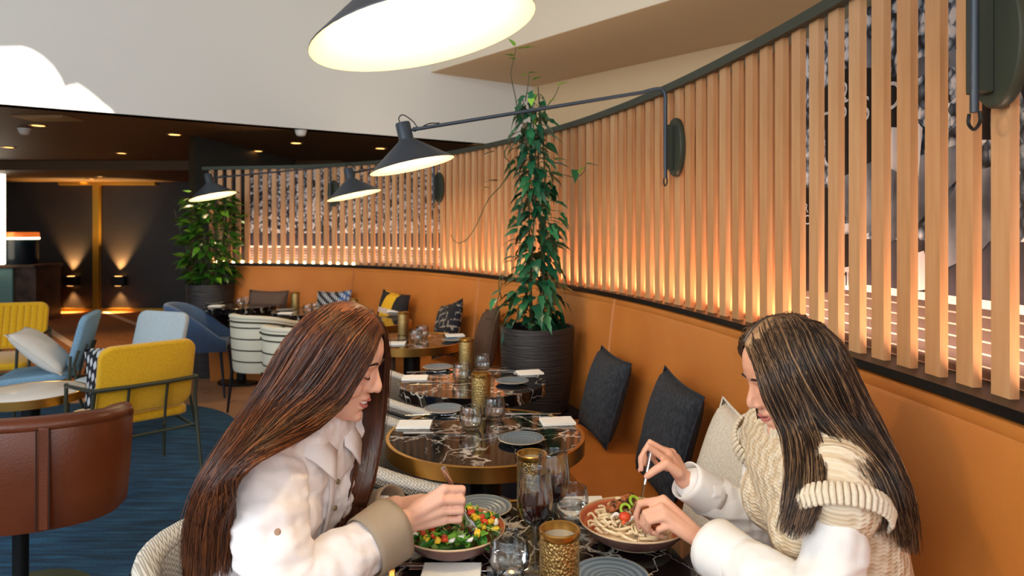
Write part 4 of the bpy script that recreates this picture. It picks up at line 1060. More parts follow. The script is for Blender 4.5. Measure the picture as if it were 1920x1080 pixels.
def leaf_rot(d, droop, spin):
    """x axis of the leaf along direction d"""
    x = Vector(d).normalized(); z0 = Vector((0, 0, 1)); y = z0.cross(x); y = y.normalized() if y.length > 1e-4 else Vector((0, 1, 0)); z = x.cross(y)
    return Matrix((x, y, z)).transposed() @ Matrix.Rotation(spin, 3, 'X')
def add_leaf(t, me, pos, d, sc, spin=0.0):
    o = bpy.data.objects.new('leaf', me); COL.objects.link(o); o.parent = t
    o.matrix_basis = t.matrix_basis.inverted() @ Matrix.Translation(pos) @ leaf_rot(d, 0, spin).to_4x4() @ Matrix.Scale(sc, 4); return o
def plant_pot(t, q, R, z0, z1):
    o = Vector((q[0], q[1], 0))
    MB().lathe([(0.0, z0), (R * 0.78, z0), (R * 0.84, z0 + 0.01), (R * 0.97, (z0 + z1) / 2), (R, z1 - 0.012), (R * 0.99, z1), (R * 0.91, z1), (R * 0.89, z1 - 0.03), (R * 0.86, z1 - 0.07), (0.0, z1 - 0.07)], 56, o).build('pot', M['pot'], t, smooth=40)
    MB().lathe([(0.0, z1 - 0.045), (R * 0.5, z1 - 0.035), (R * 0.885, z1 - 0.05)], 32, o).build('soil', M['soil'], t)
# big climbing plant
q = P(1007, 0, 3.92); pz0 = 0.45
MB_ = MB().lathe([(0.0, 0.0), (0.245, 0.0), (0.25, 0.01), (0.25, 0.44), (0.245, 0.45), (0.0, 0.45)], 40, (q.x, q.y, 0))
tag(MB_.build('plant_plinth', mat('dark_plinth', '1b1a22', 0.5)), 'dark round plinth under the big plant pot', 'plinth')
pp = thing('climbing_plant', (q.x, q.y, pz0), 'tall climbing split-leaf plant in a black ribbed pot before the banquette', 'plant')
plant_pot(pp, q, 0.213, pz0, 0.925)
for k in range(4):
    a = k * PI / 2 + 0.5
    MB().tube(catmull([(q.x + 0.05 * math.cos(a), q.y + 0.05 * math.sin(a), 0.86), (q.x + 0.05 * math.cos(a + 0.5), q.y + 0.04 * math.sin(a + 0.5), 1.4), (q.x + 0.045 * math.cos(a + 0.9), q.y + 0.04 * math.sin(a + 0.9), 1.8), (q.x - 0.01 + 0.03 * math.cos(a), q.y + 0.03 * math.sin(a), 2.2 + 0.03 * k)], 24), [0.007, 0.004], 6).build('stem', mStem, pp)
lm = [leaf_mesh('leaf', 0.135, 0.04, mL1, True), leaf_mesh('leaf', 0.12, 0.043, mL1), leaf_mesh('leaf', 0.15, 0.038, mL1, True, curl=0.5)]
ln = leaf_mesh('leaf', 0.09, 0.028, mL2, curl=0.2)
lr = random.Random(5)
def stem_to(mb, a, b):
    mb.tube(catmull([a, (a + b) / 2 + Vector((0, 0, 0.02)), b], 5), 0.0022, 4)
pet = MB(); ga = 0
for i in range(262):
    f = (i + lr.random()) / 262; z = 0.93 + (2.27 - 0.93) * f ** 1.12; ga += 2.39996 + lr.uniform(-0.4, 0.4)
    rad = (0.155 * (1 - f) + 0.075 * f) * lr.uniform(0.35, 1.22)
    cx = q.x + 0.015 * math.sin(z * 5) - 0.03 * f; base = Vector((cx + rad * math.cos(ga), q.y + rad * math.sin(ga), z))
    d = Vector((math.cos(ga), math.sin(ga), lr.uniform(-1.0, 0.05)))
    me = ln if (f > 0.9 and lr.random() < 0.6) else lr.choice(lm)
    add_leaf(pp, me, base, d, lr.uniform(0.55, 1.02) * (1.0 - 0.2 * f), lr.uniform(-0.5, 0.5))
    if i % 2 == 0: stem_to(pet, Vector((cx + 0.03 * math.cos(ga), q.y + 0.03 * math.sin(ga), z - 0.03)), base)
fol = MB()
def joined_leaf(mb, me, pos, d, sc, spin):
    Mx = Matrix.Translation(pos) @ leaf_rot(d, 0, spin).to_4x4() @ Matrix.Scale(sc, 4)
    mb.add([Mx @ v.co for v in me.vertices], [tuple(p.vertices) for p in me.polygons])
for i in range(110):
    f = lr.random() ** 1.15; z = 0.93 + 1.25 * f; a = lr.uniform(0, 6.28); rad = (0.12 * (1 - f) + 0.05 * f) * lr.uniform(0.2, 1.0)
    joined_leaf(fol, lr.choice(lm), Vector((q.x - 0.03 * f + rad * math.cos(a), q.y + rad * math.sin(a), z)), (math.cos(a), math.sin(a), lr.uniform(-1.1, 0)), lr.uniform(0.6, 0.95) * (1 - 0.2 * f), lr.uniform(-0.5, 0.5))
tag(fol.build('inner_foliage', mL1, pp, smooth=180, fix=False), kind='stuff')
tag(pet.build('leaf_stalks', mStem, pp), kind='stuff')
for path, lf in (([(972, 215, 3.9), (966, 180, 3.9), (958, 140, 3.9), (963, 112, 3.9), (968, 88, 3.9)], [(966, 112, -1, .3), (962, 105, -1, .2), (972, 92, 1, .25), (965, 86, -.6, .8), (985, 90, 1, .15)]),
                 ([(1000, 305, 3.85), (1020, 318, 3.8), (1050, 326, 3.75), (1080, 332, 3.72), (1095, 322, 3.7), (1098, 308, 3.7)], [(1085, 325, .6, .9), (1100, 308, 1, .1), (1075, 318, .3, -1), (1040, 300, 1, .2)]),
                 ([(958, 262, 3.85), (945, 290, 3.8), (958, 310, 3.8), (942, 345, 3.75), (915, 375, 3.72), (892, 425, 3.7), (872, 452, 3.7), (855, 455, 3.7), (845, 440, 3.7)], [(925, 285, -1, -.1), (932, 340, -1, .2), (918, 352, -1, .1), (905, 275, -.8, .3)]),
                 ([(1010, 230, 3.9), (1022, 205, 3.88), (1040, 180, 3.85), (1048, 162, 3.85)], [(1046, 160, 1, .4), (1030, 190, 1, .3)]),
                 ([(985, 190, 3.9), (990, 160, 3.9), (992, 140, 3.9)], [(992, 138, 1, .2), (986, 142, -1, .3), (1000, 150, 1, .4)]),
                 ([(940, 560, 3.8), (935, 530, 3.78), (945, 510, 3.78), (925, 590, 3.75), (910, 598, 3.7)], [(940, 545, -1, -.2), (930, 560, -.5, -.6)])):
    ps = catmull([P(*p) for p in path], 20)
    MB().tube(ps, [0.0035, 0.0022], 5).build('vine', mStem, pp)
    for x, y, dx, dz in lf:
        add_leaf(pp, lr.choice([ln, lm[1]]) if y > 200 else ln, P(x, y, path[-1][2]), (dx, -0.4, dz), lr.uniform(0.55, 0.75))
# rear leafy plant
q2 = P(394, 0, 6.93)
p2 = thing('leafy_plant', (q2.x, q2.y, 0), 'bushy glossy-leaved plant in a dark pot under the farthest lamp', 'plant')
plant_pot(p2, q2, 0.225, 0.0, 0.935)
l3 = [leaf_mesh('leaf', 0.15, 0.036, mL3, curl=0.3), leaf_mesh('leaf', 0.13, 0.042, mL3, curl=0.15)]
for k in range(9):
    a = k * 0.7; r_ = 0.06 + 0.16 * (k % 3) / 2; zt = 1.80 - 0.12 * (k % 4)
    top_ = Vector((q2.x + r_ * 1.5 * math.cos(a), q2.y + r_ * 1.5 * math.sin(a), zt))
    MB().tube(catmull([(q2.x + 0.05 * math.cos(a), q2.y + 0.05 * math.sin(a), 0.9), (q2.x + r_ * math.cos(a), q2.y + r_ * math.sin(a), 1.3), top_], 10), [0.008, 0.005], 6).build('stem', mStem, p2)
for i in range(210):
    f = lr.random(); z = 0.97 + 0.90 * f; a = lr.uniform(0, 2 * PI); rr = (0.30 - 0.12 * abs(f - 0.55)) * math.sqrt(lr.uniform(0.05, 1))
    add_leaf(p2, lr.choice(l3), Vector((q2.x + rr * math.cos(a), q2.y + rr * math.sin(a), z)), (math.cos(a), math.sin(a), lr.uniform(-0.7, 0.5)), lr.uniform(0.7, 1.05), lr.uniform(-0.6, 0.6))

fol = MB()
for i in range(260):
    f = lr.random(); z = 0.97 + 0.86 * f; a = lr.uniform(0, 2 * PI); rr = (0.26 - 0.10 * abs(f - 0.5)) * math.sqrt(lr.uniform(0.02, 1))
    joined_leaf(fol, lr.choice(l3), Vector((q2.x + rr * math.cos(a), q2.y + rr * math.sin(a), z)), (math.cos(a), math.sin(a), lr.uniform(-0.8, 0.4)), lr.uniform(0.6, 1.0), lr.uniform(-0.6, 0.6))
tag(fol.build('inner_foliage', mL3, p2, smooth=180, fix=False), kind='stuff')
# ---------------------------------------------------------------- people
skinL = mat('skin_fair', 'e3ac93', 0.48, col2='eab9a2', scale=14, sss=0.25, bump=0.04, bscale=220)
skinR = mat('skin_warm', 'dda183', 0.48, col2='e5ae92', scale=14, sss=0.25, bump=0.04, bscale=220)
lipM = mat('lips', 'c0706a', 0.4); toothM = mat('teeth', 'f2ece2', 0.25); nailM = mat('nail', 'd9a090', 0.25)
browM = mat('eyebrow', '3a2418', 0.9)
def shirt_mat(name, c, c2):
    return mat(name, c, 0.8, col2=c2, scale=5, bump=0.10, bscale=400)
shirtL = shirt_mat('white_cotton', 'eee6e6', 'f6f0ee'); cuffL = mat('taupe_cuff_cotton', '9a8a76', 0.85, bump=0.1, bscale=400)
shirtR = shirt_mat('cream_jersey', 'ece6e0', 'f5f0ea')
def knit_mat():
    g = G('cream_cable_knit'); sp = g.n('ShaderNodeSeparateXYZ'); g.l(g.map((1, 1, 1)), sp.inputs[0])
    u = g.math('ADD', sp.outputs[1], g.math('MULTIPLY', sp.outputs[0], 0.6)); z = sp.outputs[2]
    rib = g.math('SINE', g.math('MULTIPLY', u, 520)); row = g.math('SINE', g.math('ADD', g.math('MULTIPLY', z, 800), g.math('MULTIPLY', rib, 1.2)))
    cab = g.math('SINE', g.math('ADD', g.math('MULTIPLY', u, 170), g.math('MULTIPLY', g.math('SINE', g.math('MULTIPLY', z, 160)), 1.1)))
    h = g.math('ADD', g.math('ADD', g.math('MULTIPLY', rib, 0.3), g.math('MULTIPLY', row, 0.25)), g.math('MULTIPLY', cab, 0.7))
    s = g.math('MULTIPLY_ADD', h, 0.4, 0.5)
    g.col(g.ramp(s, [(0.1, 'cbb291'), (0.45, 'dcc8a9'), (0.8, 'e8d8be')]), 0.95).bump(s, 0.9, 0.006); return g.m
knit = knit_mat()

HEAD = [(-0.120, .060, .030, .014), (-0.112, .076, .004, .026), (-0.098, .083, -.016, .038), (-0.080, .083, -.034, .049), (-0.062, .084, -.05, .056), (-0.042, .084, -.062, .061), (-0.02, .083, -.076, .066), (0.0, .080, -.086, .069),
        (0.016, .086, -.091, .072), (.03, .088, -.095, .074), (.048, .086, -.097, .076), (.068, .078, -.094, .075), (.086, .064, -.084, .068), (.100, .045, -.066, .054), (.111, .018, -.04, .034), (.116, -.005, -.018, .014)]
def head(mb, c, R, k):
    c = Vector(c); f = lambda x, y, z: c + R @ Vector((x * k, y * k, z * k))
    rings = []
    for z, xf, xb, hw in HEAD:
        cx = (xf + xb) / 2; hx = (xf - xb) / 2; ring = []
        for j in range(28):
            a = 2 * PI * j / 28; ca, sa = math.cos(a), math.sin(a); e = 0.86 if ca > 0 and z < 0.03 else 1.0
            ring.append(f(cx + hx * math.copysign(abs(ca) ** e, ca), hw * math.copysign(abs(sa) ** 0.95, sa), z))
        rings.append(ring)
    mb.loft(rings)
    mb.cap([f(.0765, 0, .016), f(.088, 0, -.003), f(.1005, 0, -.023), f(.1020, 0, -.030)], [.0080 * k, .0080 * k, .0098 * k, .0098 * k], 12)       # nose
    for s in (-1, 1):
        mb.ell(f(.0895, .0105 * s, -.0345), (.0105 * k, .008 * k, .0075 * k), R)
        mb.cap([f(.078, .008 * s, .012), f(.082, .012 * s, -.012), f(.082, .014 * s, -.030)], [.008 * k, .009 * k, .010 * k], 10)
        mb.cap([f(.078, .012 * s, .020), f(.080, .03 * s, .024), f(.070, .05 * s, .017)], [.008 * k, .008 * k, .006 * k], 8)               # brow
        mb.ell(f(.068, .031 * s, .0), (.0135 * k, .015 * k, .0125 * k), R)                                                            # lidded eye
        mb.ell(f(.058, .043 * s, -.035), (.022 * k, .019 * k, .022 * k), R)                                                             # cheek
        mb.ell(f(-.012, .070 * s, -.012), (.016 * k, .008 * k, .03 * k), R)                                                              # ear
    mb.ell(f(.076, 0, -.103), (.016 * k, .02 * k, .014 * k), R)                                                                         # chin
    mb.ell(f(.081, 0, -.056), (.012 * k, .024 * k, .008 * k), R)
    mb.ell(f(.080, 0, -.078), (.011 * k, .022 * k, .008 * k), R)
    return f
def face_parts(t, f, R, k, smile, lipm):
    up = MB().tube(catmull([f(.070, -.027, -.060), f(.086, -.013, -.0595), f(.0925, -.004, -.0585), f(.0935, 0, -.0595), f(.0925, .004, -.0585), f(.086, .013, -.0595), f(.070, .027, -.060)], 21), [.0014 * k, .0030 * k, .0034 * k, .0030 * k, .0014 * k], 8)
    g = 0.012 if smile else 0.0045
    up.tube(catmull([f(.070, -.027, -.0605), f(.085, -.013, -.066 - g * 0.6), f(.0900, 0, -.0665 - g * 0.7), f(.085, .013, -.066 - g * 0.6), f(.070, .027, -.0605)], 21), [.0014 * k, .0036 * k, .0042 * k, .0036 * k, .0014 * k], 8)
    up.build('lips', lipm, t, smooth=80)
    if smile:
        tb = MB()
        for j in range(-4, 5):
            y = j * 0.0056; x = .0875 - 5.5 * y * y * 5; tb.ell(f(x, y, -.0655), (.0028 * k, .0028 * k, .0048 * k), R, 8, 6)
        tb.build('teeth', toothM, t, smooth=80)
    for s in (-1, 1):
        MB().tube(catmull([f(.0855, .013 * s, .024), f(.0865, .028 * s, .0285), f(.074, .05 * s, .022)], 8), [.0022 * k, .003 * k, .0012 * k], 6).build('eyebrow', browM, t, smooth=80)
        MB().tube(catmull([f(.0800, .020 * s, -.0065), f(.0822, .031 * s, -.009), f(.0745, .044 * s, -.0055)], 8), [.0010 * k, .0016 * k, .0010 * k], 6).build('eyelash', browM, t, smooth=80)
def hand(mb, wrist, fingers, thumb, wr=0.022, fr=0.0088):
    """fingers: lists MCP, PIP, DIP, TIP; thumb: CMC, MCP, IP, TIP"""
    w_ = Vector(wrist); nails = []
    fs = [[Vector(p) for p in f] for f in fingers]; th = [Vector(p) for p in thumb]
    for i, f in enumerate(fs):
        b = w_.lerp(fs[min(i + 0, 3)][0], 0.12) + (fs[i][0] - fs[1][0]) * 0.25
        mb.cap([b, b.lerp(f[0], 0.55), f[0]], [wr * 0.62, 0.0125, 0.0108], 10)
        k = (1.0, 1.05, 1.0, 0.86)[i]
        mb.cap(f, [fr * 1.08 * k, fr * k, fr * 0.88 * k, fr * 0.74 * k], 10)
        mb.ell(f[0], 0.0112 * k)
    for a, b in zip(fs, fs[1:]):
        mb.cap([a[0].lerp(w_, 0.12), b[0].lerp(w_, 0.12)], [0.0095, 0.0095], 8)
        mb.cap([a[0].lerp(w_, 0.45), b[0].lerp(w_, 0.45)], [0.0115, 0.0115], 8)
    mb.cap([w_.lerp(th[0], 0.3), th[0], th[1]], [wr * 0.6, 0.0135, 0.0115], 10)
    mb.cap(th[1:], [0.0112, 0.0098, 0.008], 10)
    mb.cap([th[0].lerp(th[1], 0.5), fs[0][0].lerp(w_, 0.3)], [0.010, 0.010], 8)
def nail_at(t, tip, prev, side):
    d = (Vector(tip) - Vector(prev)).normalized(); n_ = Vector(side); n_ = (n_ - d * n_.dot(d)).normalized()
    Rn = Matrix((d, n_.cross(d), n_)).transposed()
    MB().ell(Vector(tip) + n_ * 0.0058 + d * 0.001, (0.0055, 0.0042, 0.0012), Rn, 10, 6).build('nail', nailM, t, smooth=80)
def torso_rings(rings, Yc, grow=0.0, n=32, e=0.8):
    out = []
    for z, cx, hd, hw in rings:
        ring = []
        for j in range(n):
            a = 2 * PI * j / n; ca, sa = math.cos(a), math.sin(a)
            ring.append(Vector((cx + (hd + grow) * math.copysign(abs(ca) ** e, ca), Yc + (hw + grow) * math.copysign(abs(sa) ** e, sa), z)))
        out.append(ring)
    return out
def fold(a, b, c, amp):
    def f(co):
        return amp * (noise.noise(Vector((co.x * a, co.y * b, co.z * c))) + 0.45 * noise.noise(Vector((co.x * a * 2.3 + 7, co.y * b * 2.3, co.z * c * 2.3))))
    return f

def ridge(a, b, c, amp, o=0.0):
    def f(co):
        return amp * (1 - 2.2 * abs(noise.noise(Vector((co.x * a + o, co.y * b + o, co.z * c + o)))))
    return f
def ribbon_hair(t, sheets, nstr, m, seed, centre, Rh, name='hair', rad=0.0009, lift=0.009, frizz=0.007, base_off=-0.001):
    """sheets: list of guide lists; each sheet is a curved skin of hair with loose strands over it"""
    r = random.Random(seed); NS = 26; base = MB(); st = MB(); C0 = Vector(centre)
    for guides, share, drape in sheets:
        gs = [catmull([P(p[0], p[1], p[2] - (drape if 800 < p[1] < 935 else 0)) for p in g_], NS) for g_ in guides]
        nu = (len(gs) - 1) * 6 + 1
        cols = [catmull([g_[i] for g_ in gs], nu) for i in range(NS)]           # cols[i][u]
        Ri = Rh.transposed()
        def push(p, gap):
            l = Ri @ (p - C0); l.x += 0.005
            e = Vector((l.x / (.097 + gap), l.y / (.077 + gap), l.z / (.117 + gap))); n_ = e.length
            if n_ >= 1 or n_ < 1e-4: return p
            l = l / n_; l.x -= 0.005
            return C0 + Rh @ l
        cols = [[push(p, 0.006) for p in row] for row in cols]
        base.grid([[cols[i][u] for i in range(NS - 4)] for u in range(nu)])
        def at(u, i): 
            x = u * (nu - 1); j = min(int(x), nu - 2); return cols[i][j].lerp(cols[i][j + 1], x - j)
        for s in range(int(nstr * share)):
            u = r.random(); du = r.gauss(0, 0.012); dv = r.uniform(-0.03, 0.03); ln_ = r.uniform(0.84, 1.0) if r.random() < 0.8 else r.uniform(0.45, 0.85)
            lf = abs(r.gauss(0, 1)) * lift * 0.6 + 0.0008; ph = r.uniform(0, 6.28); wv = r.uniform(0.3, 1) * frizz; start = 0 if r.random() < 0.7 else r.randint(0, 8)
            n_ = 15; ps = []; prev = None
            for q in range(n_):
                tt = q / (n_ - 1); x = start + (NS - 1 - start) * tt * ln_; i = min(int(x), NS - 2); fr_ = x - i
                uu = min(max(u + du * tt + 0.004 * math.sin(ph + 5 * tt), 0.0), 1.0)
                p = at(uu, i).lerp(at(uu, i + 1), fr_)
                e = 0.02; A = at(min(uu + e, 1), i) - at(max(uu - e, 0), i); B = at(uu, i + 1) - at(uu, i)
                nn = A.cross(B); nn = nn.normalized() if nn.length > 1e-9 else (p - C0).normalized()
                if prev is None:
                    if nn.dot(p - C0) < 0: nn = -nn
                elif nn.dot(prev) < 0: nn = -nn
                prev = nn
                ps.append(p + nn * (lf * min(1, 4 * tt + 0.15) + wv * tt * math.sin(ph * 1.7 + 7 * tt)) + A.normalized() * wv * tt * math.cos(ph + 6 * tt))
            st.tube(ps, [rad * 0.8, rad, rad, rad * 0.35], 3, cap=False)
    o = base.build(name, m, t, smooth=180, fix=False, solid=0.006)
    o2 = tag(st.build('hair_strands', m, t, smooth=180, fix=False), kind='stuff'); return o, o2
def hair_mat(name, a, b, c):
    g = G(name); ge = g.n('ShaderNodeNewGeometry')
    n1 = g.noise(g.map((60, 60, 3.0)), 2.5, 3)
    f = g.math('ADD', g.math('MULTIPLY', ge.outputs['Random Per Island'], 0.65), g.math('MULTIPLY', n1, 0.45))
    g.col(g.ramp(f, [(0.2, a), (0.6, b), (0.98, c)]), 0.34); g.b.inputs['Anisotropic'].default_value = 0.6; g.b.inputs['Specular IOR Level'].default_value = 0.55
    g.bump(n1, 0.25, 0.004); return g.m
hairL = hair_mat('chestnut_hair', '241009', '4c2613', '99582c'); hairR = hair_mat('dark_blond_highlight_hair', '1a110d', '3b271c', 'c0946a')

# ---- left woman ------------------------------------------------
YL = 1.45
pL = thing('person', (-0.52, YL, 0.0), 'woman with very long brown hair in a white shirt with taupe cuffs, eating salad', 'person')
body = MB()
RL = Matrix.Rotation(math.radians(20), 3, 'Y') @ Matrix.Rotation(math.radians(-4), 3, 'Z')
hc = P(637.6, 675, YL); kL = 0.95
fL = head(body, hc, RL, kL)
TL = [(.44, -.54, .11, .17), (.50, -.54, .12, .185), (.58, -.53, .112, .172), (.70, -.518, .088, .138), (.82, -.500, .090, .146), (.90, -.490, .096, .158), (.97, -.474, .092, .170), (1.02, -.458, .076, .163), (1.05, -.44, .06, .12), (1.07, -.425, .047, .07)]
YAW = Matrix.Rotation(math.radians(-15), 3, 'Z')
def tw(p):
    o_ = Vector((-.46, YL, 0)); return o_ + YAW @ (Vector(p) - o_)
body.loft([[tw(p) for p in r_] for r_ in torso_rings(TL, YL)])
nk = fL(-.030, 0, -.050)
body.cap([Vector((-.435, YL, 1.01)), Vector((-.415, YL, 1.06)), nk], [.052, .049, .05], 16)
shR, elR, wrR = Vector((-.482, 1.285, 1.005)), P(535, 1130, 1.21), P(757, 977, 1.405)
shL, elL, wrL = Vector((-.405, 1.615, 1.01)), P(605, 1005, 1.68), P(742, 948, 1.605)
body.cap([shR, shR.lerp(elR, .5), elR], [.05, .043, .037], 14).cap([elR, elR.lerp(wrR, .35), wrR], [.037, .036, .0235], 14)
body.cap([shL, shL.lerp(elL, .5), elL], [.05, .043, .037], 14).cap([elL, elL.lerp(wrL, .35), wrL], [.037, .036, .0235], 14)
def legs(mb, hx, kx, Yc, fx, r=1.0, dy=0.095):
    for s in (-1, 1):
        h_ = Vector((hx, Yc + dy * s, .50)); k_ = Vector((kx, Yc + 0.085 * s, .52)); a_ = Vector((fx, Yc + 0.085 * s, .08)); d = 1 if kx > hx else -1
        mb.cap([h_, h_.lerp(k_, .5), k_], [.082 * r, .07 * r, .056 * r], 14).cap([k_, k_.lerp(a_, .35), a_], [.054 * r, .052 * r, .036 * r], 14)
        mb.cap([a_ + Vector((-.03 * d, 0, -.035)), a_ + Vector((.07 * d, 0, -.045)), a_ + Vector((.13 * d, 0, -.055))], [.036, .032, .022], 10)
legs(body, -.53, -.10, YL, -.13, 0.94)
hand(body, wrR, [[P(833, 917, 1.425), P(868, 917, 1.44), P(866, 931, 1.468), P(849, 935, 1.474)], [P(826, 938, 1.415), P(868, 938, 1.43), P(867, 947, 1.46), P(850, 950, 1.466)],
                 [P(828, 958, 1.418), P(866, 957, 1.43), P(865, 963, 1.458), P(849, 965, 1.464)], [P(833, 975, 1.425), P(863, 974, 1.435), P(861, 978, 1.458), P(848, 978, 1.464)]],
     [P(782, 950, 1.44), P(812, 930, 1.47), P(838, 921, 1.487), P(858, 924, 1.488)])
hand(body, wrL, [[P(790, 934, 1.60), P(818, 930, 1.62), P(828, 945, 1.62), P(822, 958, 1.61)], [P(790, 944, 1.59), P(820, 944, 1.60), P(828, 956, 1.60), P(820, 966, 1.595)],
                 [P(789, 954, 1.585), P(815, 956, 1.59), P(821, 966, 1.59), P(813, 972, 1.588)], [P(786, 963, 1.585), P(806, 968, 1.585), P(811, 975, 1.586), P(804, 979, 1.586)]],
     [P(765, 940, 1.625), P(785, 935, 1.645), P(803, 940, 1.65), P(816, 946, 1.645)])
fuse(body, 0.0029, 'body', skinL, pL, 5)
face_parts(pL, fL, RL, kL, True, lipM)
# shirt
sh = MB(); sh.loft([[tw(p) for p in r_] for r_ in torso_rings([(z, x, a + .011, b + .013) for z, x, a, b in TL], YL)])
sh.cap([shR + Vector((.01, .02, .0)), shR.lerp(elR, .5), elR], [.067, .060, .054], 16).cap([elR, elR.lerp(wrR, .45), elR.lerp(wrR, .74)], [.054, .053, .038], 16)
sh.cap([shL + Vector((.01, -.02, .0)), shL.lerp(elL, .5), elL], [.067, .060, .054], 16).cap([elL, elL.lerp(wrL, .45), elL.lerp(wrL, .74)], [.054, .050, .036], 16)
sh.ell(tw((-.418, YL - .075, .905)), (.05, .062, .07)).ell(tw((-.418, YL + .075, .905)), (.05, .062, .07))
rg1 = ridge(6, 10, 25, .0075); rg2 = ridge(16, 22, 44, .003, 5.0); fz = fold(34, 34, 14, .004)
fuse(sh, 0.0062, 'shirt', shirtL, pL, 4, lambda c: rg1(c) + rg2(c) + fz(c) + .004)
def cuff(t, a, b, r0, r1, m, name='cuff', th=0.004, wob=0.004, n=28):
    a = Vector(a); b = Vector(b); R = frame(b - a); L = (b - a).length; rows = []
    for q in range(7):
        f = q / 6; rr = r0 + (r1 - r0) * f
        rows.append([a + R @ Vector((math.cos(2 * PI * j / n) * (rr + wob * math.sin(3 * 2 * PI * j / n + 1) * f), math.sin(2 * PI * j / n) * (rr * 1.06 + wob * math.cos(2 * 2 * PI * j / n) * f), L * f)) for j in range(n)])
    return MB().grid(rows, closed=True).build(name, m, t, smooth=60, solid=th)
cuff(pL, elR.lerp(wrR, .63), elR.lerp(wrR, .91), .057, .062, cuffL); cuff(pL, elL.lerp(wrL, .62), elL.lerp(wrL, .98), .047, .050, cuffL)
# collar, placket and buttons
def cpt(x, y, z): return tw((x, YL + y, z))
for s in (-1, 1):
    rows = []
    ring = [cpt(-.490, .02 * s, 1.105), cpt(-.468, .055 * s, 1.102), cpt(-.42, .066 * s, 1.088), cpt(-.376, .052 * s, 1.062), cpt(-.352, .016 * s, 1.018)]
    low = [cpt(-.518, .02 * s, 1.068), cpt(-.495, .085 * s, 1.064), cpt(-.43, .108 * s, 1.052), cpt(-.360, .095 * s, 1.020), cpt(-.335, .05 * s, .968)]
    a = catmull(ring, 14); b = catmull(low, 14)
    MB().grid([a, [p.lerp(q_, .5) + Vector((0, 0, .006)) for p, q_ in zip(a, b)], b]).build('collar', shirtL, pL, smooth=80, solid=.003)
MB().tube(catmull([cpt(-.372, -.012, 1.0), cpt(-.366, -.012, .95), cpt(-.372, -.012, .89), cpt(-.396, -.012, .80), cpt(-.414, -.012, .70)], 16), .016, 8, flat=(1, .28), ref=(0, 1, 0)).build('placket', shirtL, pL, smooth=60)
for z, x in ((.955, -.354), (.90, -.360), (.845, -.374), (.79, -.388)):
    Rb = frame((1, -.35, .1))
    b_ = MB().lathe([(0.0, .004), (.0035, .0035), (.0048, .004), (.0056, .003), (.0056, 0), (0, 0)], 16, cpt(x + .004, -.02, z), Rb).build('button', mat('button_horn', '7a6a52', .4), pL)
MB().lathe([(0.0, .004), (.0048, .004), (.0058, .002), (.0058, 0)], 16, P(521, 997, 1.145), frame((-.1, -1, .1))).build('button', mat('sleeve_button', 'b08a70', .4), pL)
# trousers
tr = MB(); tr.loft(torso_rings([(.43, -.54, .12, .18), (.48, -.545, .13, .195), (.56, -.535, .125, .185), (.60, -.53, .12, .18)], YL)); legs(tr, -.53, -.10, YL, -.13, 1.08)
tr2 = MB()
fuse(tr, 0.01, 'trousers', M['trousers'], pL, 3)
# hair
near = [[(714, 626, 1.44), (700, 662, 1.385), (676, 708, 1.365), (645, 758, 1.36), (592, 808, 1.33), (522, 846, 1.215), (462, 882, 1.165), (436, 945, 1.19), (432, 1015, 1.22), (426, 1090, 1.23)],
        [(702, 599, 1.443), (682, 640, 1.368), (648, 695, 1.353), (602, 755, 1.343), (542, 812, 1.305), (478, 862, 1.22), (428, 915, 1.19), (408, 975, 1.22), (405, 1040, 1.24), (402, 1095, 1.25)],
        [(674, 580, 1.448), (642, 625, 1.362), (597, 690, 1.343), (552, 755, 1.333), (497, 818, 1.305), (442, 873, 1.25), (402, 930, 1.24), (384, 990, 1.26), (382, 1045, 1.27), (380, 1095, 1.28)],
        [(642, 574, 1.453), (597, 620, 1.37), (557, 690, 1.35), (517, 755, 1.345), (472, 815, 1.33), (426, 868, 1.30), (390, 930, 1.29), (371, 990, 1.30), (367, 1045, 1.30), (364, 1095, 1.31)],
        [(610, 578, 1.458), (567, 620, 1.40), (532, 685, 1.385), (499, 745, 1.38), (457, 805, 1.36), (417, 863, 1.34), (383, 925, 1.33), (364, 985, 1.33), (360, 1040, 1.34), (358, 1095, 1.34)],
        [(594, 586, 1.468), (555, 625, 1.46), (524, 680, 1.455), (491, 740, 1.45), (452, 800, 1.43), (413, 860, 1.40), (380, 922, 1.39), (362, 985, 1.38), (357, 1040, 1.38), (356, 1095, 1.38)],
        [(604, 584, 1.488), (562, 630, 1.53), (532, 690, 1.54), (502, 750, 1.53), (462, 810, 1.50), (422, 868, 1.46), (388, 930, 1.44), (369, 990, 1.43), (364, 1040, 1.42), (362, 1095, 1.42)]]
far = [[(714, 626, 1.448), (724, 660, 1.495), (723, 720, 1.53), (719, 790, 1.545), (712, 850, 1.535), (700, 908, 1.51), (680, 965, 1.50), (655, 1010, 1.50)],
       [(702, 599, 1.453), (713, 640, 1.515), (708, 710, 1.545), (700, 790, 1.55), (692, 850, 1.53), (679, 915, 1.50), (660, 965, 1.49), (640, 1010, 1.49)],
       [(674, 580, 1.457), (684, 625, 1.53), (682, 700, 1.56), (675, 780, 1.565), (672, 850, 1.53), (660, 910, 1.49), (645, 962, 1.48), (628, 1005, 1.48)],
       [(642, 574, 1.463), (645, 615, 1.535), (647, 690, 1.565), (655, 780, 1.56), (655, 850, 1.525), (645, 912, 1.485), (632, 958, 1.475), (618, 1000, 1.475)],
       [(608, 578, 1.473), (585, 625, 1.545), (580, 700, 1.568), (575, 780, 1.565), (565, 830, 1.57), (545, 880, 1.60), (522, 925, 1.60), (502, 965, 1.59)]]
ribbon_hair(pL, [(near, .72, .028), (far, .28, 0)], 6000, hairL, 3, hc, RL, 'hair')

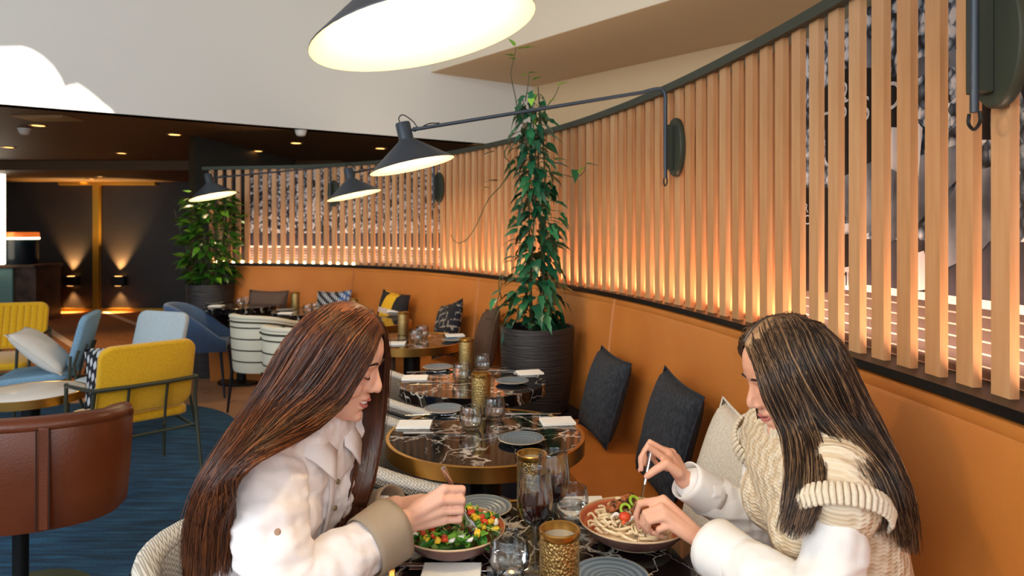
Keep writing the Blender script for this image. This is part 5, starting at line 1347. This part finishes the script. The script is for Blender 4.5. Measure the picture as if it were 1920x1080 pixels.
# ---- right woman -----------------------------------------------
YR = 1.42
pR_ = thing('person', (0.66, YR, 0.0), 'woman with straight highlighted hair in a cream cable-knit vest over white sleeves, cutting her food', 'person')
body = MB()
RR = Matrix.Rotation(PI, 3, 'Z') @ Matrix.Rotation(math.radians(4), 3, 'Z') @ Matrix.Rotation(math.radians(22), 3, 'Y')
hc2 = P(1478, 700.6, YR)
fR = head(body, hc2, RR, .95)
TR = [(.44, .735, .115, .175), (.50, .735, .125, .19), (.58, .725, .112, .175), (.70, .70, .092, .148), (.82, .668, .098, .156), (.90, .645, .105, .164), (.97, .628, .098, .172), (1.02, .618, .078, .160), (1.05, .612, .058, .118), (1.07, .606, .046, .07)]
body.loft(torso_rings(TR, YR))
body.cap([Vector((.612, YR, 1.01)), Vector((.602, YR, 1.06)), fR(-.03, 0, -.05)], [.053, .05, .05], 16)
sL2, eL2, wL2 = Vector((.604, 1.245, 1.005)), P(1545, 1150, 1.19), P(1317, 1015, 1.435)
sR2, eR2, wR2 = Vector((.604, 1.595, 1.005)), P(1428, 990, 1.665), P(1282, 898, 1.625)
body.cap([sL2, sL2.lerp(eL2, .5), eL2], [.05, .044, .037], 14).cap([eL2, eL2.lerp(wL2, .35), wL2], [.037, .036, .0235], 14)
body.cap([sR2, sR2.lerp(eR2, .5), eR2], [.05, .044, .037], 14).cap([eR2, eR2.lerp(wR2, .35), wR2], [.037, .036, .0225], 14)
legs(body, .70, .30, YR, .33, .96)
hand(body, wL2, [[P(1244, 937, 1.475), P(1199, 944, 1.478), P(1193, 967, 1.482), P(1199, 988, 1.487)], [P(1240, 953, 1.458), P(1209, 963, 1.458), P(1204, 981, 1.465), P(1212, 995, 1.475)],
                 [P(1246, 969, 1.447), P(1216, 977, 1.447), P(1215, 992, 1.457), P(1226, 1000, 1.468)], [P(1257, 985, 1.442), P(1234, 993, 1.443), P(1232, 1003, 1.453), P(1242, 1006, 1.462)]],
     [P(1280, 985, 1.468), P(1255, 973, 1.488), P(1232, 972, 1.498), P(1213, 977, 1.50)])
idx = [P(1247, 861, 1.612), P(1213, 836, 1.602), P(1202, 858, 1.600), P(1202, 880, 1.600)]; thb = [P(1272, 886, 1.598), P(1249, 869, 1.592), P(1229, 881, 1.590), P(1213, 893, 1.592)]
hand(body, wR2, [idx, [P(1253, 850, 1.635), P(1217, 829, 1.640), P(1207, 848, 1.635), P(1211, 870, 1.622)],
                 [P(1260, 849, 1.655), P(1231, 838, 1.668), P(1223, 858, 1.662), P(1234, 873, 1.645)], [P(1268, 858, 1.668), P(1247, 857, 1.685), P(1240, 872, 1.675), P(1250, 881, 1.658)]], thb)
fuse(body, 0.0029, 'body', skinR, pR_, 5)
face_parts(pR_, fR, RR, .95, False, lipM)
nail_at(pR_, thb[3], thb[2], (-.3, -.9, .3)); nail_at(pR_, idx[3], idx[2], (-.9, -.4, 0))
# sleeves (white jersey) and cuffs
sl_ = MB(); sl_.loft(torso_rings([(z, x, a - .008, b - .012) for z, x, a, b in TR[2:-1]], YR))
sl_.cap([sL2, sL2.lerp(eL2, .5), eL2], [.044, .053, .052], 16).cap([eL2, eL2.lerp(wL2, .45), eL2.lerp(wL2, .80)], [.052, .053, .047], 16)
sl_.cap([sR2, sR2.lerp(eR2, .5), eR2], [.044, .053, .050], 16).cap([eR2, eR2.lerp(wR2, .45), eR2.lerp(wR2, .82)], [.050, .050, .044], 16)
fw2 = fold(10, 10, 24, .006)
fuse(sl_, 0.0062, 'sleeved_top', shirtR, pR_, 4, lambda c: ridge(7, 10, 26, .006, 3.0)(c) + rg2(c) * .7 + fz(c))
cuff(pR_, eL2.lerp(wL2, .62), eL2.lerp(wL2, .90), .050, .058, shirtR); cuff(pR_, eR2.lerp(wR2, .62), eR2.lerp(wR2, .98), .046, .045, shirtR)
# knitted vest
vs = MB(); vs.loft(torso_rings([(.52, .735, .142, .205)] + [(z, x, a + .022, b + .020) for z, x, a, b in TR[2:-1]], YR))
vs.cap([sL2.lerp(eL2, .14), Vector((.606, 1.27, 1.012)), Vector((.608, 1.33, 1.02))], [.070, .073, .075], 18).cap([sR2.lerp(eR2, .14), Vector((.606, 1.57, 1.012)), Vector((.608, 1.52, 1.02))], [.070, .073, .075], 18)
vs.ell(Vector((.558, YR - .075, .89)), (.05, .066, .075)).ell(Vector((.558, YR + .075, .89)), (.056, .066, .075))
fuse(vs, 0.0062, 'knit_vest', knit, pR_, 4, lambda c: .003 * noise.noise(c * 7))
def rib_band(c, ax, r0, r1, m, n=44, w_=.017, name='ribbed_band', tilt=None):
    c = Vector(c); R = frame(ax); mb = MB()
    for j in range(n):
        a = 2 * PI * j / n; d = Vector((math.cos(a) * r0, math.sin(a) * r1, 0))
        mb.cap([c + R @ (d * 1.0 + Vector((0, 0, -w_))), c + R @ (d * 1.07), c + R @ (d * 1.0 + Vector((0, 0, w_)))], [.0050, .0056, .0050], 7)
    mb.build(name, m, pR_, smooth=80)
rib = mat('rib_knit', 'e2d3ba', .95, bump=.4, bscale=260)
axn = (eL2 - sL2).normalized(); rib_band(sL2 + axn * .045 + Vector((0, -.012, .006)), axn + Vector((0, -.55, 0)), .076, .076, rib)
axf = (eR2 - sR2).normalized(); rib_band(sR2 + axf * .045 + Vector((0, .012, .006)), axf + Vector((0, .55, 0)), .076, .076, rib)
rib_band(Vector((.597, YR, 1.062)), (-.25, 0, 1), .060, .070, rib, 36, .012, 'ribbed_collar')
tr = MB(); tr.loft(torso_rings([(.43, .735, .125, .185), (.48, .738, .135, .20), (.56, .73, .13, .19)], YR)); legs(tr, .70, .30, YR, .33, 1.08)
fuse(tr, 0.01, 'trousers', M['trousers'], pR_, 3)
front = [[(1412, 655, 1.412), (1418, 700, 1.352), (1434, 750, 1.342), (1458, 800, 1.335), (1474, 850, 1.32), (1480, 900, 1.285), (1476, 950, 1.255), (1464, 1002, 1.24)],
         [(1431, 631, 1.412), (1443, 690, 1.343), (1466, 745, 1.333), (1493, 800, 1.323), (1512, 850, 1.295), (1518, 900, 1.25), (1510, 955, 1.215), (1492, 1015, 1.20)],
         [(1456, 613, 1.416), (1478, 680, 1.338), (1504, 740, 1.328), (1528, 798, 1.312), (1545, 845, 1.282), (1550, 890, 1.24), (1542, 945, 1.20), (1522, 1003, 1.185)]]
backs = [[(1450, 616, 1.416), (1474, 680, 1.339), (1502, 740, 1.329), (1532, 796, 1.313), (1566, 842, 1.278), (1600, 886, 1.235), (1622, 940, 1.205), (1640, 1000, 1.20)],
         [(1476, 605, 1.418), (1502, 672, 1.341), (1534, 736, 1.332), (1568, 796, 1.318), (1604, 846, 1.28), (1640, 896, 1.235), (1660, 955, 1.205), (1670, 1015, 1.20)],
         [(1505, 602, 1.42), (1536, 665, 1.348), (1570, 735, 1.34), (1604, 798, 1.335), (1638, 855, 1.29), (1668, 915, 1.255), (1682, 975, 1.235), (1690, 1035, 1.23)],
         [(1538, 609, 1.423), (1568, 665, 1.385), (1600, 735, 1.375), (1634, 803, 1.37), (1665, 868, 1.33), (1690, 930, 1.315), (1700, 985, 1.30), (1706, 1040, 1.30)],
         [(1542, 607, 1.44), (1578, 660, 1.45), (1608, 735, 1.45), (1642, 805, 1.44), (1673, 870, 1.42), (1696, 930, 1.41), (1704, 985, 1.40), (1707, 1040, 1.40)]]
farR = [[(1410, 654, 1.416), (1393, 656, 1.452), (1402, 690, 1.492), (1418, 750, 1.505), (1430, 820, 1.505), (1437, 870, 1.50), (1448, 920, 1.49)],
        [(1431, 631, 1.418), (1413, 634, 1.46), (1428, 685, 1.503), (1445, 750, 1.51), (1452, 820, 1.51), (1460, 880, 1.505), (1470, 940, 1.495)],
        [(1456, 612, 1.42), (1447, 604, 1.465), (1462, 670, 1.512), (1482, 750, 1.52), (1495, 820, 1.52), (1508, 880, 1.515), (1520, 940, 1.505)],
        [(1500, 600, 1.425), (1494, 594, 1.475), (1516, 670, 1.515), (1544, 750, 1.515), (1570, 820, 1.51), (1595, 880, 1.50), (1615, 940, 1.48)],
        [(1540, 606, 1.432), (1556, 640, 1.488), (1588, 730, 1.49), (1625, 803, 1.47), (1660, 870, 1.45), (1685, 930, 1.435), (1698, 985, 1.42)]]
ribbon_hair(pR_, [(front, .30, .015), (backs, .45, .015), (farR, .25, 0)], 5600, hairR, 9, hc2, RR, 'hair')

# ---------------------------------------------------------------- food and cutlery in use
def bowl(name, c, R, label):
    t = thing(name, (c[0], c[1], TZ), label, 'bowl'); o = (c[0], c[1], TZ)
    MB().lathe([(0.0, 0.0), (R * .42, 0.0), (R * .46, .004), (R * .80, .026), (R * .985, .052), (R, .056)], 64, o).build('outer', M['bowlout'], t)
    MB().lathe([(R * 0.99, .0555), (R * .96, .050), (R * .76, .026), (R * .45, .010), (0.0, .008)], 64, o).build('inner', M['bowlin'], t)
    MB().lathe([(R, .0545), (R * 1.008, .0565), (R * 1.0, .0590), (R * .985, .0575), (R * .985, .0545)], 64, o).build('rim', M['rim'], t); return t
q = P(849, 990, 1.53); SB = Vector((q.x, 1.53, TZ)); SBR = .117
q = P(1189, 980, 1.575); PB = Vector((q.x, 1.575, TZ)); PBR = .126
bowl('salad_bowl', SB, SBR, 'terracotta bowl of mixed salad before the left woman'); bowl('pasta_bowl', PB, PBR, 'terracotta bowl of noodles and grilled meat before the right woman')
fr = random.Random(21)
gl = [mat('lettuce_' + n_, a, .45, col2=b, scale=30) for n_, a, b in (('bright', '4f8f22', '86b93c'), ('deep', '1f5a1c', '3f8a2c'), ('pale', '8fb84a', 'c5d98a'))]
mred = mat('tomato', 'c8341c', .25, col2='e0562c', scale=25); myel = mat('yellow_pepper', 'e8b81a', .3, col2='f2d040', scale=20); mwht = mat('feta', 'f3ede2', .8); mpur = mat('beet_leaf', '3e0f2e', .35, col2='5d1f45', scale=20)
salad = MB(); 
def crinkle(mb, c, s, rs):
    R = Matrix.Rotation(rs.uniform(0, 6.28), 3, 'Z') @ Matrix.Rotation(rs.uniform(-.8, .8), 3, 'X') @ Matrix.Rotation(rs.uniform(-.6, .6), 3, 'Y')
    rows = []
    for i in range(5):
        a = i / 4; wd = math.sin(PI * (0.12 + 0.8 * a)) * s * .55
        rows.append([c + R @ Vector((s * (a - .5) * 2, wd * v, .004 * math.sin(9 * a + 4 * v) + .25 * s * (v * v))) for v in (-1, -.4, .4, 1)])
    mb.grid(rows)
st_ = thing('salad', (SB.x, SB.y, TZ + .04), 'green leaf salad filling the left bowl', 'salad')
for mi, nn in ((0, 66), (1, 52), (2, 34)):
    mb = MB()
    for i in range(nn):
        a = fr.uniform(0, 6.28); r_ = SBR * .86 * math.sqrt(fr.random()); h_ = .042 + .026 * (1 - (r_ / SBR) ** 2) + fr.uniform(-.004, .014)
        crinkle(mb, Vector((SB.x + r_ * math.cos(a), SB.y + r_ * math.sin(a), TZ + h_)), fr.uniform(.010, .019), fr)
    o = mb.build('lettuce_leaves', gl[mi], st_, smooth=60, fix=False); o['kind'] = 'stuff'
for i in range(16):
    a = fr.uniform(0, 6.28); r_ = SBR * .7 * math.sqrt(fr.random()); b_ = Vector((SB.x + r_ * math.cos(a), SB.y + r_ * math.sin(a), TZ + .066))
    MB().tube(catmull([b_, b_ + Vector((fr.uniform(-.02, .02), fr.uniform(-.02, .02), .008)), b_ + Vector((fr.uniform(-.035, .035), fr.uniform(-.035, .035), -.004))], 7), .0009, 5).build('sprout', gl[2], st_)
MB().box(SB + Vector((0, 0, .022)), (.10, .10, .02)).build('salad_base', gl[1], st_, bevel=.009)
def chunk(name, m, label, cat, group, pos, s, rs):
    R = Matrix.Rotation(rs.uniform(0, 6), 3, 'Z') @ Matrix.Rotation(rs.uniform(-.6, .6), 3, 'X')
    t_ = MB(); pts8 = []
    t_.box((0, 0, 0), (s * rs.uniform(.8, 1.3), s * rs.uniform(.7, 1.0), s * rs.uniform(.5, .8)), None)
    t_.v = [Vector(pos) + R @ Vector([c_ * rs.uniform(.55, 1.25) for c_ in p]) for p in t_.v]
    tag(t_.build(name, m, None, bevel=s * .18), label, cat, group)
def over(B, R_, x, y): return Vector((B.x + R_ * x, B.y + R_ * y, 0))
for (n_, m_, l_, c_, g_, sp_, s_) in (
    ('tomato_chunk', mred, 'red tomato chunk on the salad', 'tomato', 'tomato chunks on the salad', [(-.62, -.35), (-.50, -.50), (-.36, -.42), (-.30, -.60), (-.08, -.72), (-.45, -.2), (.35, .30), (.55, .1), (.62, -.1), (-.05, -.1), (.75, .2), (.1, .45), (-.7, -.1)], .0165),
    ('pepper_piece', myel, 'yellow pepper piece on the salad', 'pepper', 'yellow pepper pieces on the salad', [(.72, 0), (.60, -.25), (.45, -.05), (.68, .25), (-.42, -.66), (.5, -.5), (.3, .55), (.82, -.2), (.40, .12), (-.2, -.75)], .016),
    ('feta_piece', mwht, 'white feta piece on the salad', 'cheese', 'feta pieces on the salad', [(-.66, -.5), (.05, -.78), (-.22, -.3), (.22, -.66), (.6, .42), (.2, .2), (.82, .05), (-.5, .1), (.35, -.72)], .016)):
    for x, y in sp_:
        p_ = over(SB, SBR, x, y); p_.z = TZ + .058 + .022 * (1 - x * x - y * y); reg = 'left side' if x < -.2 and y > -.55 else ('front edge' if y < -.5 else ('right side' if x > .2 else 'middle')); chunk(n_, m_, l_ + ', ' + reg, c_, g_ + ', ' + reg, p_, s_ * fr.uniform(.8, 1.15), fr)
mb = MB(); crinkle(mb, P(880, 1000, 1.485), .021, random.Random(2)); crinkle(mb, P(872, 1012, 1.475), .018, random.Random(4))
tag(mb.build('beet_leaf', mpur, None, smooth=60, solid=.001), 'dark purple leaf speared on the fork over the salad', 'leaf')
# fork in the left woman's hand
fa, fb = P(831, 876, 1.452), P(868, 955, 1.468); fd = (fb - fa).normalized()
t = thing('dinner_fork', fa, 'silver fork held in the left woman\'s fist over the salad', 'fork')
fc = fb + fd * .028
sd = fd.cross(Vector((0, 1, 0))).normalized()
MB().tube([fa, fa.lerp(fb, .35), fb, fc], [.0062, .0052, .0034, .0050], 10, flat=(.45, 1.0), ref=(0, 1, 0)).build('handle', M['steel'], t)
hd = fc + fd * .012
MB().tube([fc - fd * .004, fc + fd * .008, fc + fd * .020, fc + fd * .026], [.004, .0105, .0115, .0112], 12, flat=(.14, 1), ref=(0, 1, 0)).build('fork_head', M['steel'], t)
for k in range(4):
    o_ = sd * (-.009 + .006 * k)
    MB().tube([fc + fd * .024 + o_, fc + fd * .045 + o_ + Vector((0, .002, 0)), fc + fd * .062 + o_ + Vector((0, -.002, 0))], [.0017, .0015, .0008], 6).build('tine', M['steel'], t)
# knife in the right woman's far hand, fork in the near one
ka, kb = P(1216, 868, 1.607), P(1203, 935, 1.585); kd = (kb - ka).normalized()
t = thing('dinner_knife', ka, 'silver knife held upright in the right woman\'s far hand', 'knife')
MB().tube([ka - kd * .03, ka, ka.lerp(kb, .6)], [.0050, .0058, .0048], 10, flat=(1, .7), ref=(0, 1, 0)).build('handle', M['steel'], t)
MB().tube([ka.lerp(kb, .58), ka.lerp(kb, .75), kb + kd * .03, kb + kd * .055], [.0045, .0075, .008, .002], 8, flat=(1, .12), ref=(0, 1, 0)).build('blade', M['steel'], t)
ka, kb = P(1228, 976, 1.492), P(1196, 1003, 1.52); kd = (kb - ka).normalized()
t = thing('dinner_fork', ka, 'silver fork mostly hidden in the right woman\'s near hand', 'fork')
MB().tube([ka, ka.lerp(kb, .5), kb], [.0045, .004, .0032], 8).build('handle', M['steel'], t)
for k in range(4):
    o_ = kd.cross(Vector((0, 0, 1))).normalized() * (-.0075 + .005 * k); MB().tube([kb, kb + kd * .012 + o_, kb + kd * .034 + o_ + Vector((0, 0, -.004))], [.002, .0016, .0008], 6).build('tine', M['steel'], t)
# noodles, meat, tomato, pepper rings
nm = mat('noodle', 'ecd3a2', .4, col2='f3e0ba', scale=20)
mb = MB()
for i in range(120):
    a = fr.uniform(0, 6.28); r_ = PBR * .72 * math.sqrt(fr.random()); c_ = Vector((PB.x - .012 + r_ * math.cos(a), PB.y + r_ * math.sin(a) * .9, TZ + .036 + .026 * (1 - (r_ / PBR) ** 2) + fr.uniform(-.006, .006)))
    a0 = fr.uniform(0, 6.28); rr = fr.uniform(.012, .03); sp_ = fr.uniform(1.6, 3.6)
    ps = [c_ + Vector((rr * math.cos(a0 + sp_ * k / 7) - rr * math.cos(a0), rr * math.sin(a0 + sp_ * k / 7) - rr * math.sin(a0), .004 * math.sin(k + a))) for k in range(8)]
    ps = [p for p in ps]
    for p in ps:
        d_ = Vector((p.x - PB.x, p.y - PB.y)); 
        if d_.length > PBR * .86: d_ = d_.normalized() * PBR * .86; p.x, p.y = PB.x + d_.x, PB.y + d_.y
    mb.tube(ps, .0032, 6, flat=(1, .7))
mb.ell(PB + Vector((0, 0, .022)), (PBR * .7, PBR * .7, .02), None, 20, 10)
tag(mb.build('noodles', nm, None, smooth=70), 'pale noodles filling the right bowl', 'noodles', kind='stuff')
meat = mat('grilled_meat', '4a2210', .55, col2='b5683a', scale=70, bump=1.0, contrast=(.42, .58))
for x, y, s_, rz, l in ((-.32, .12, .034, .9, 'grilled meat skewer piece at the left of the noodles'), (-.05, .38, .036, 1.1, 'grilled meat piece at the back of the noodles'), (.12, .02, .03, .5, 'grilled meat piece under the pepper rings'), (.28, -.62, .034, -.1, 'grilled meat slice at the front of the noodles')):
    p_ = over(PB, PBR, x, y); p_.z = TZ + .079; Rm = Matrix.Rotation(rz, 3, 'Z')
    mb = MB().ell(p_, (s_ * .95, s_ * .45, .014), Rm, 18, 10); o = mb.build('meat_piece', meat, None, smooth=80)
    for v in o.data.vertices: v.co += Vector((noise.noise(v.co * 70), noise.noise(v.co * 70 + Vector((9, 0, 0))), noise.noise(v.co * 90 + Vector((0, 9, 0))))) * .006
    tag(o, l, 'meat', 'grilled meat pieces in the right bowl')
p_ = over(PB, PBR, -.22, -.30); p_.z = TZ + .076
tc = thing('cherry_tomato', p_, 'halved red cherry tomato on the noodles', 'tomato'); MB().ell(p_, (.014, .012, .011), None, 14, 10).build('flesh', mred, tc); MB().tube([p_ + Vector((-.006, -.011, -.012)), p_ + Vector((-.002, -.010, -.004))], [.003, .0045], 8).build('seed_core', mat('tomato_core', 'e8683a', .3), tc)
def ring_(c, R_, r_, Rm): return MB().tube([Vector(c) + Rm @ Vector((R_ * math.cos(2 * PI * k / 18), R_ * math.sin(2 * PI * k / 18), 0)) for k in range(16)], r_, 8)
mg = mat('green_pepper_ring', '93b82a', .35, col2='b6d04a', scale=20)
tag(ring_(over(PB, PBR, -.16, -.02) + Vector((0, 0, TZ + .079)), .011, .0034, Matrix.Rotation(1.0, 3, 'X')).build('pepper_ring', mg), 'green pepper ring nearer the tomato', 'pepper')
tag(ring_(over(PB, PBR, .05, .20) + Vector((0, 0, TZ + .085)), .013, .0036, Matrix.Rotation(.7, 3, 'X') @ Matrix.Rotation(.5, 3, 'Y')).build('pepper_ring', mg), 'green pepper ring behind the right woman\'s fingers', 'pepper')
for x, y, l in ((-.05, -.35, 'white onion sliver beside the cherry tomato'), (-.36, -.22, 'white onion sliver left of the cherry tomato')):
    p_ = over(PB, PBR, x, y); p_.z = TZ + .072
    tag(MB().tube(catmull([p_ + Vector((-.013, 0, -.004)), p_ + Vector((0, .004, .005)), p_ + Vector((.014, 0, -.003))], 8), [.002, .005, .002], 8, flat=(1, .4)).build('onion_sliver', mwht), l, 'onion')
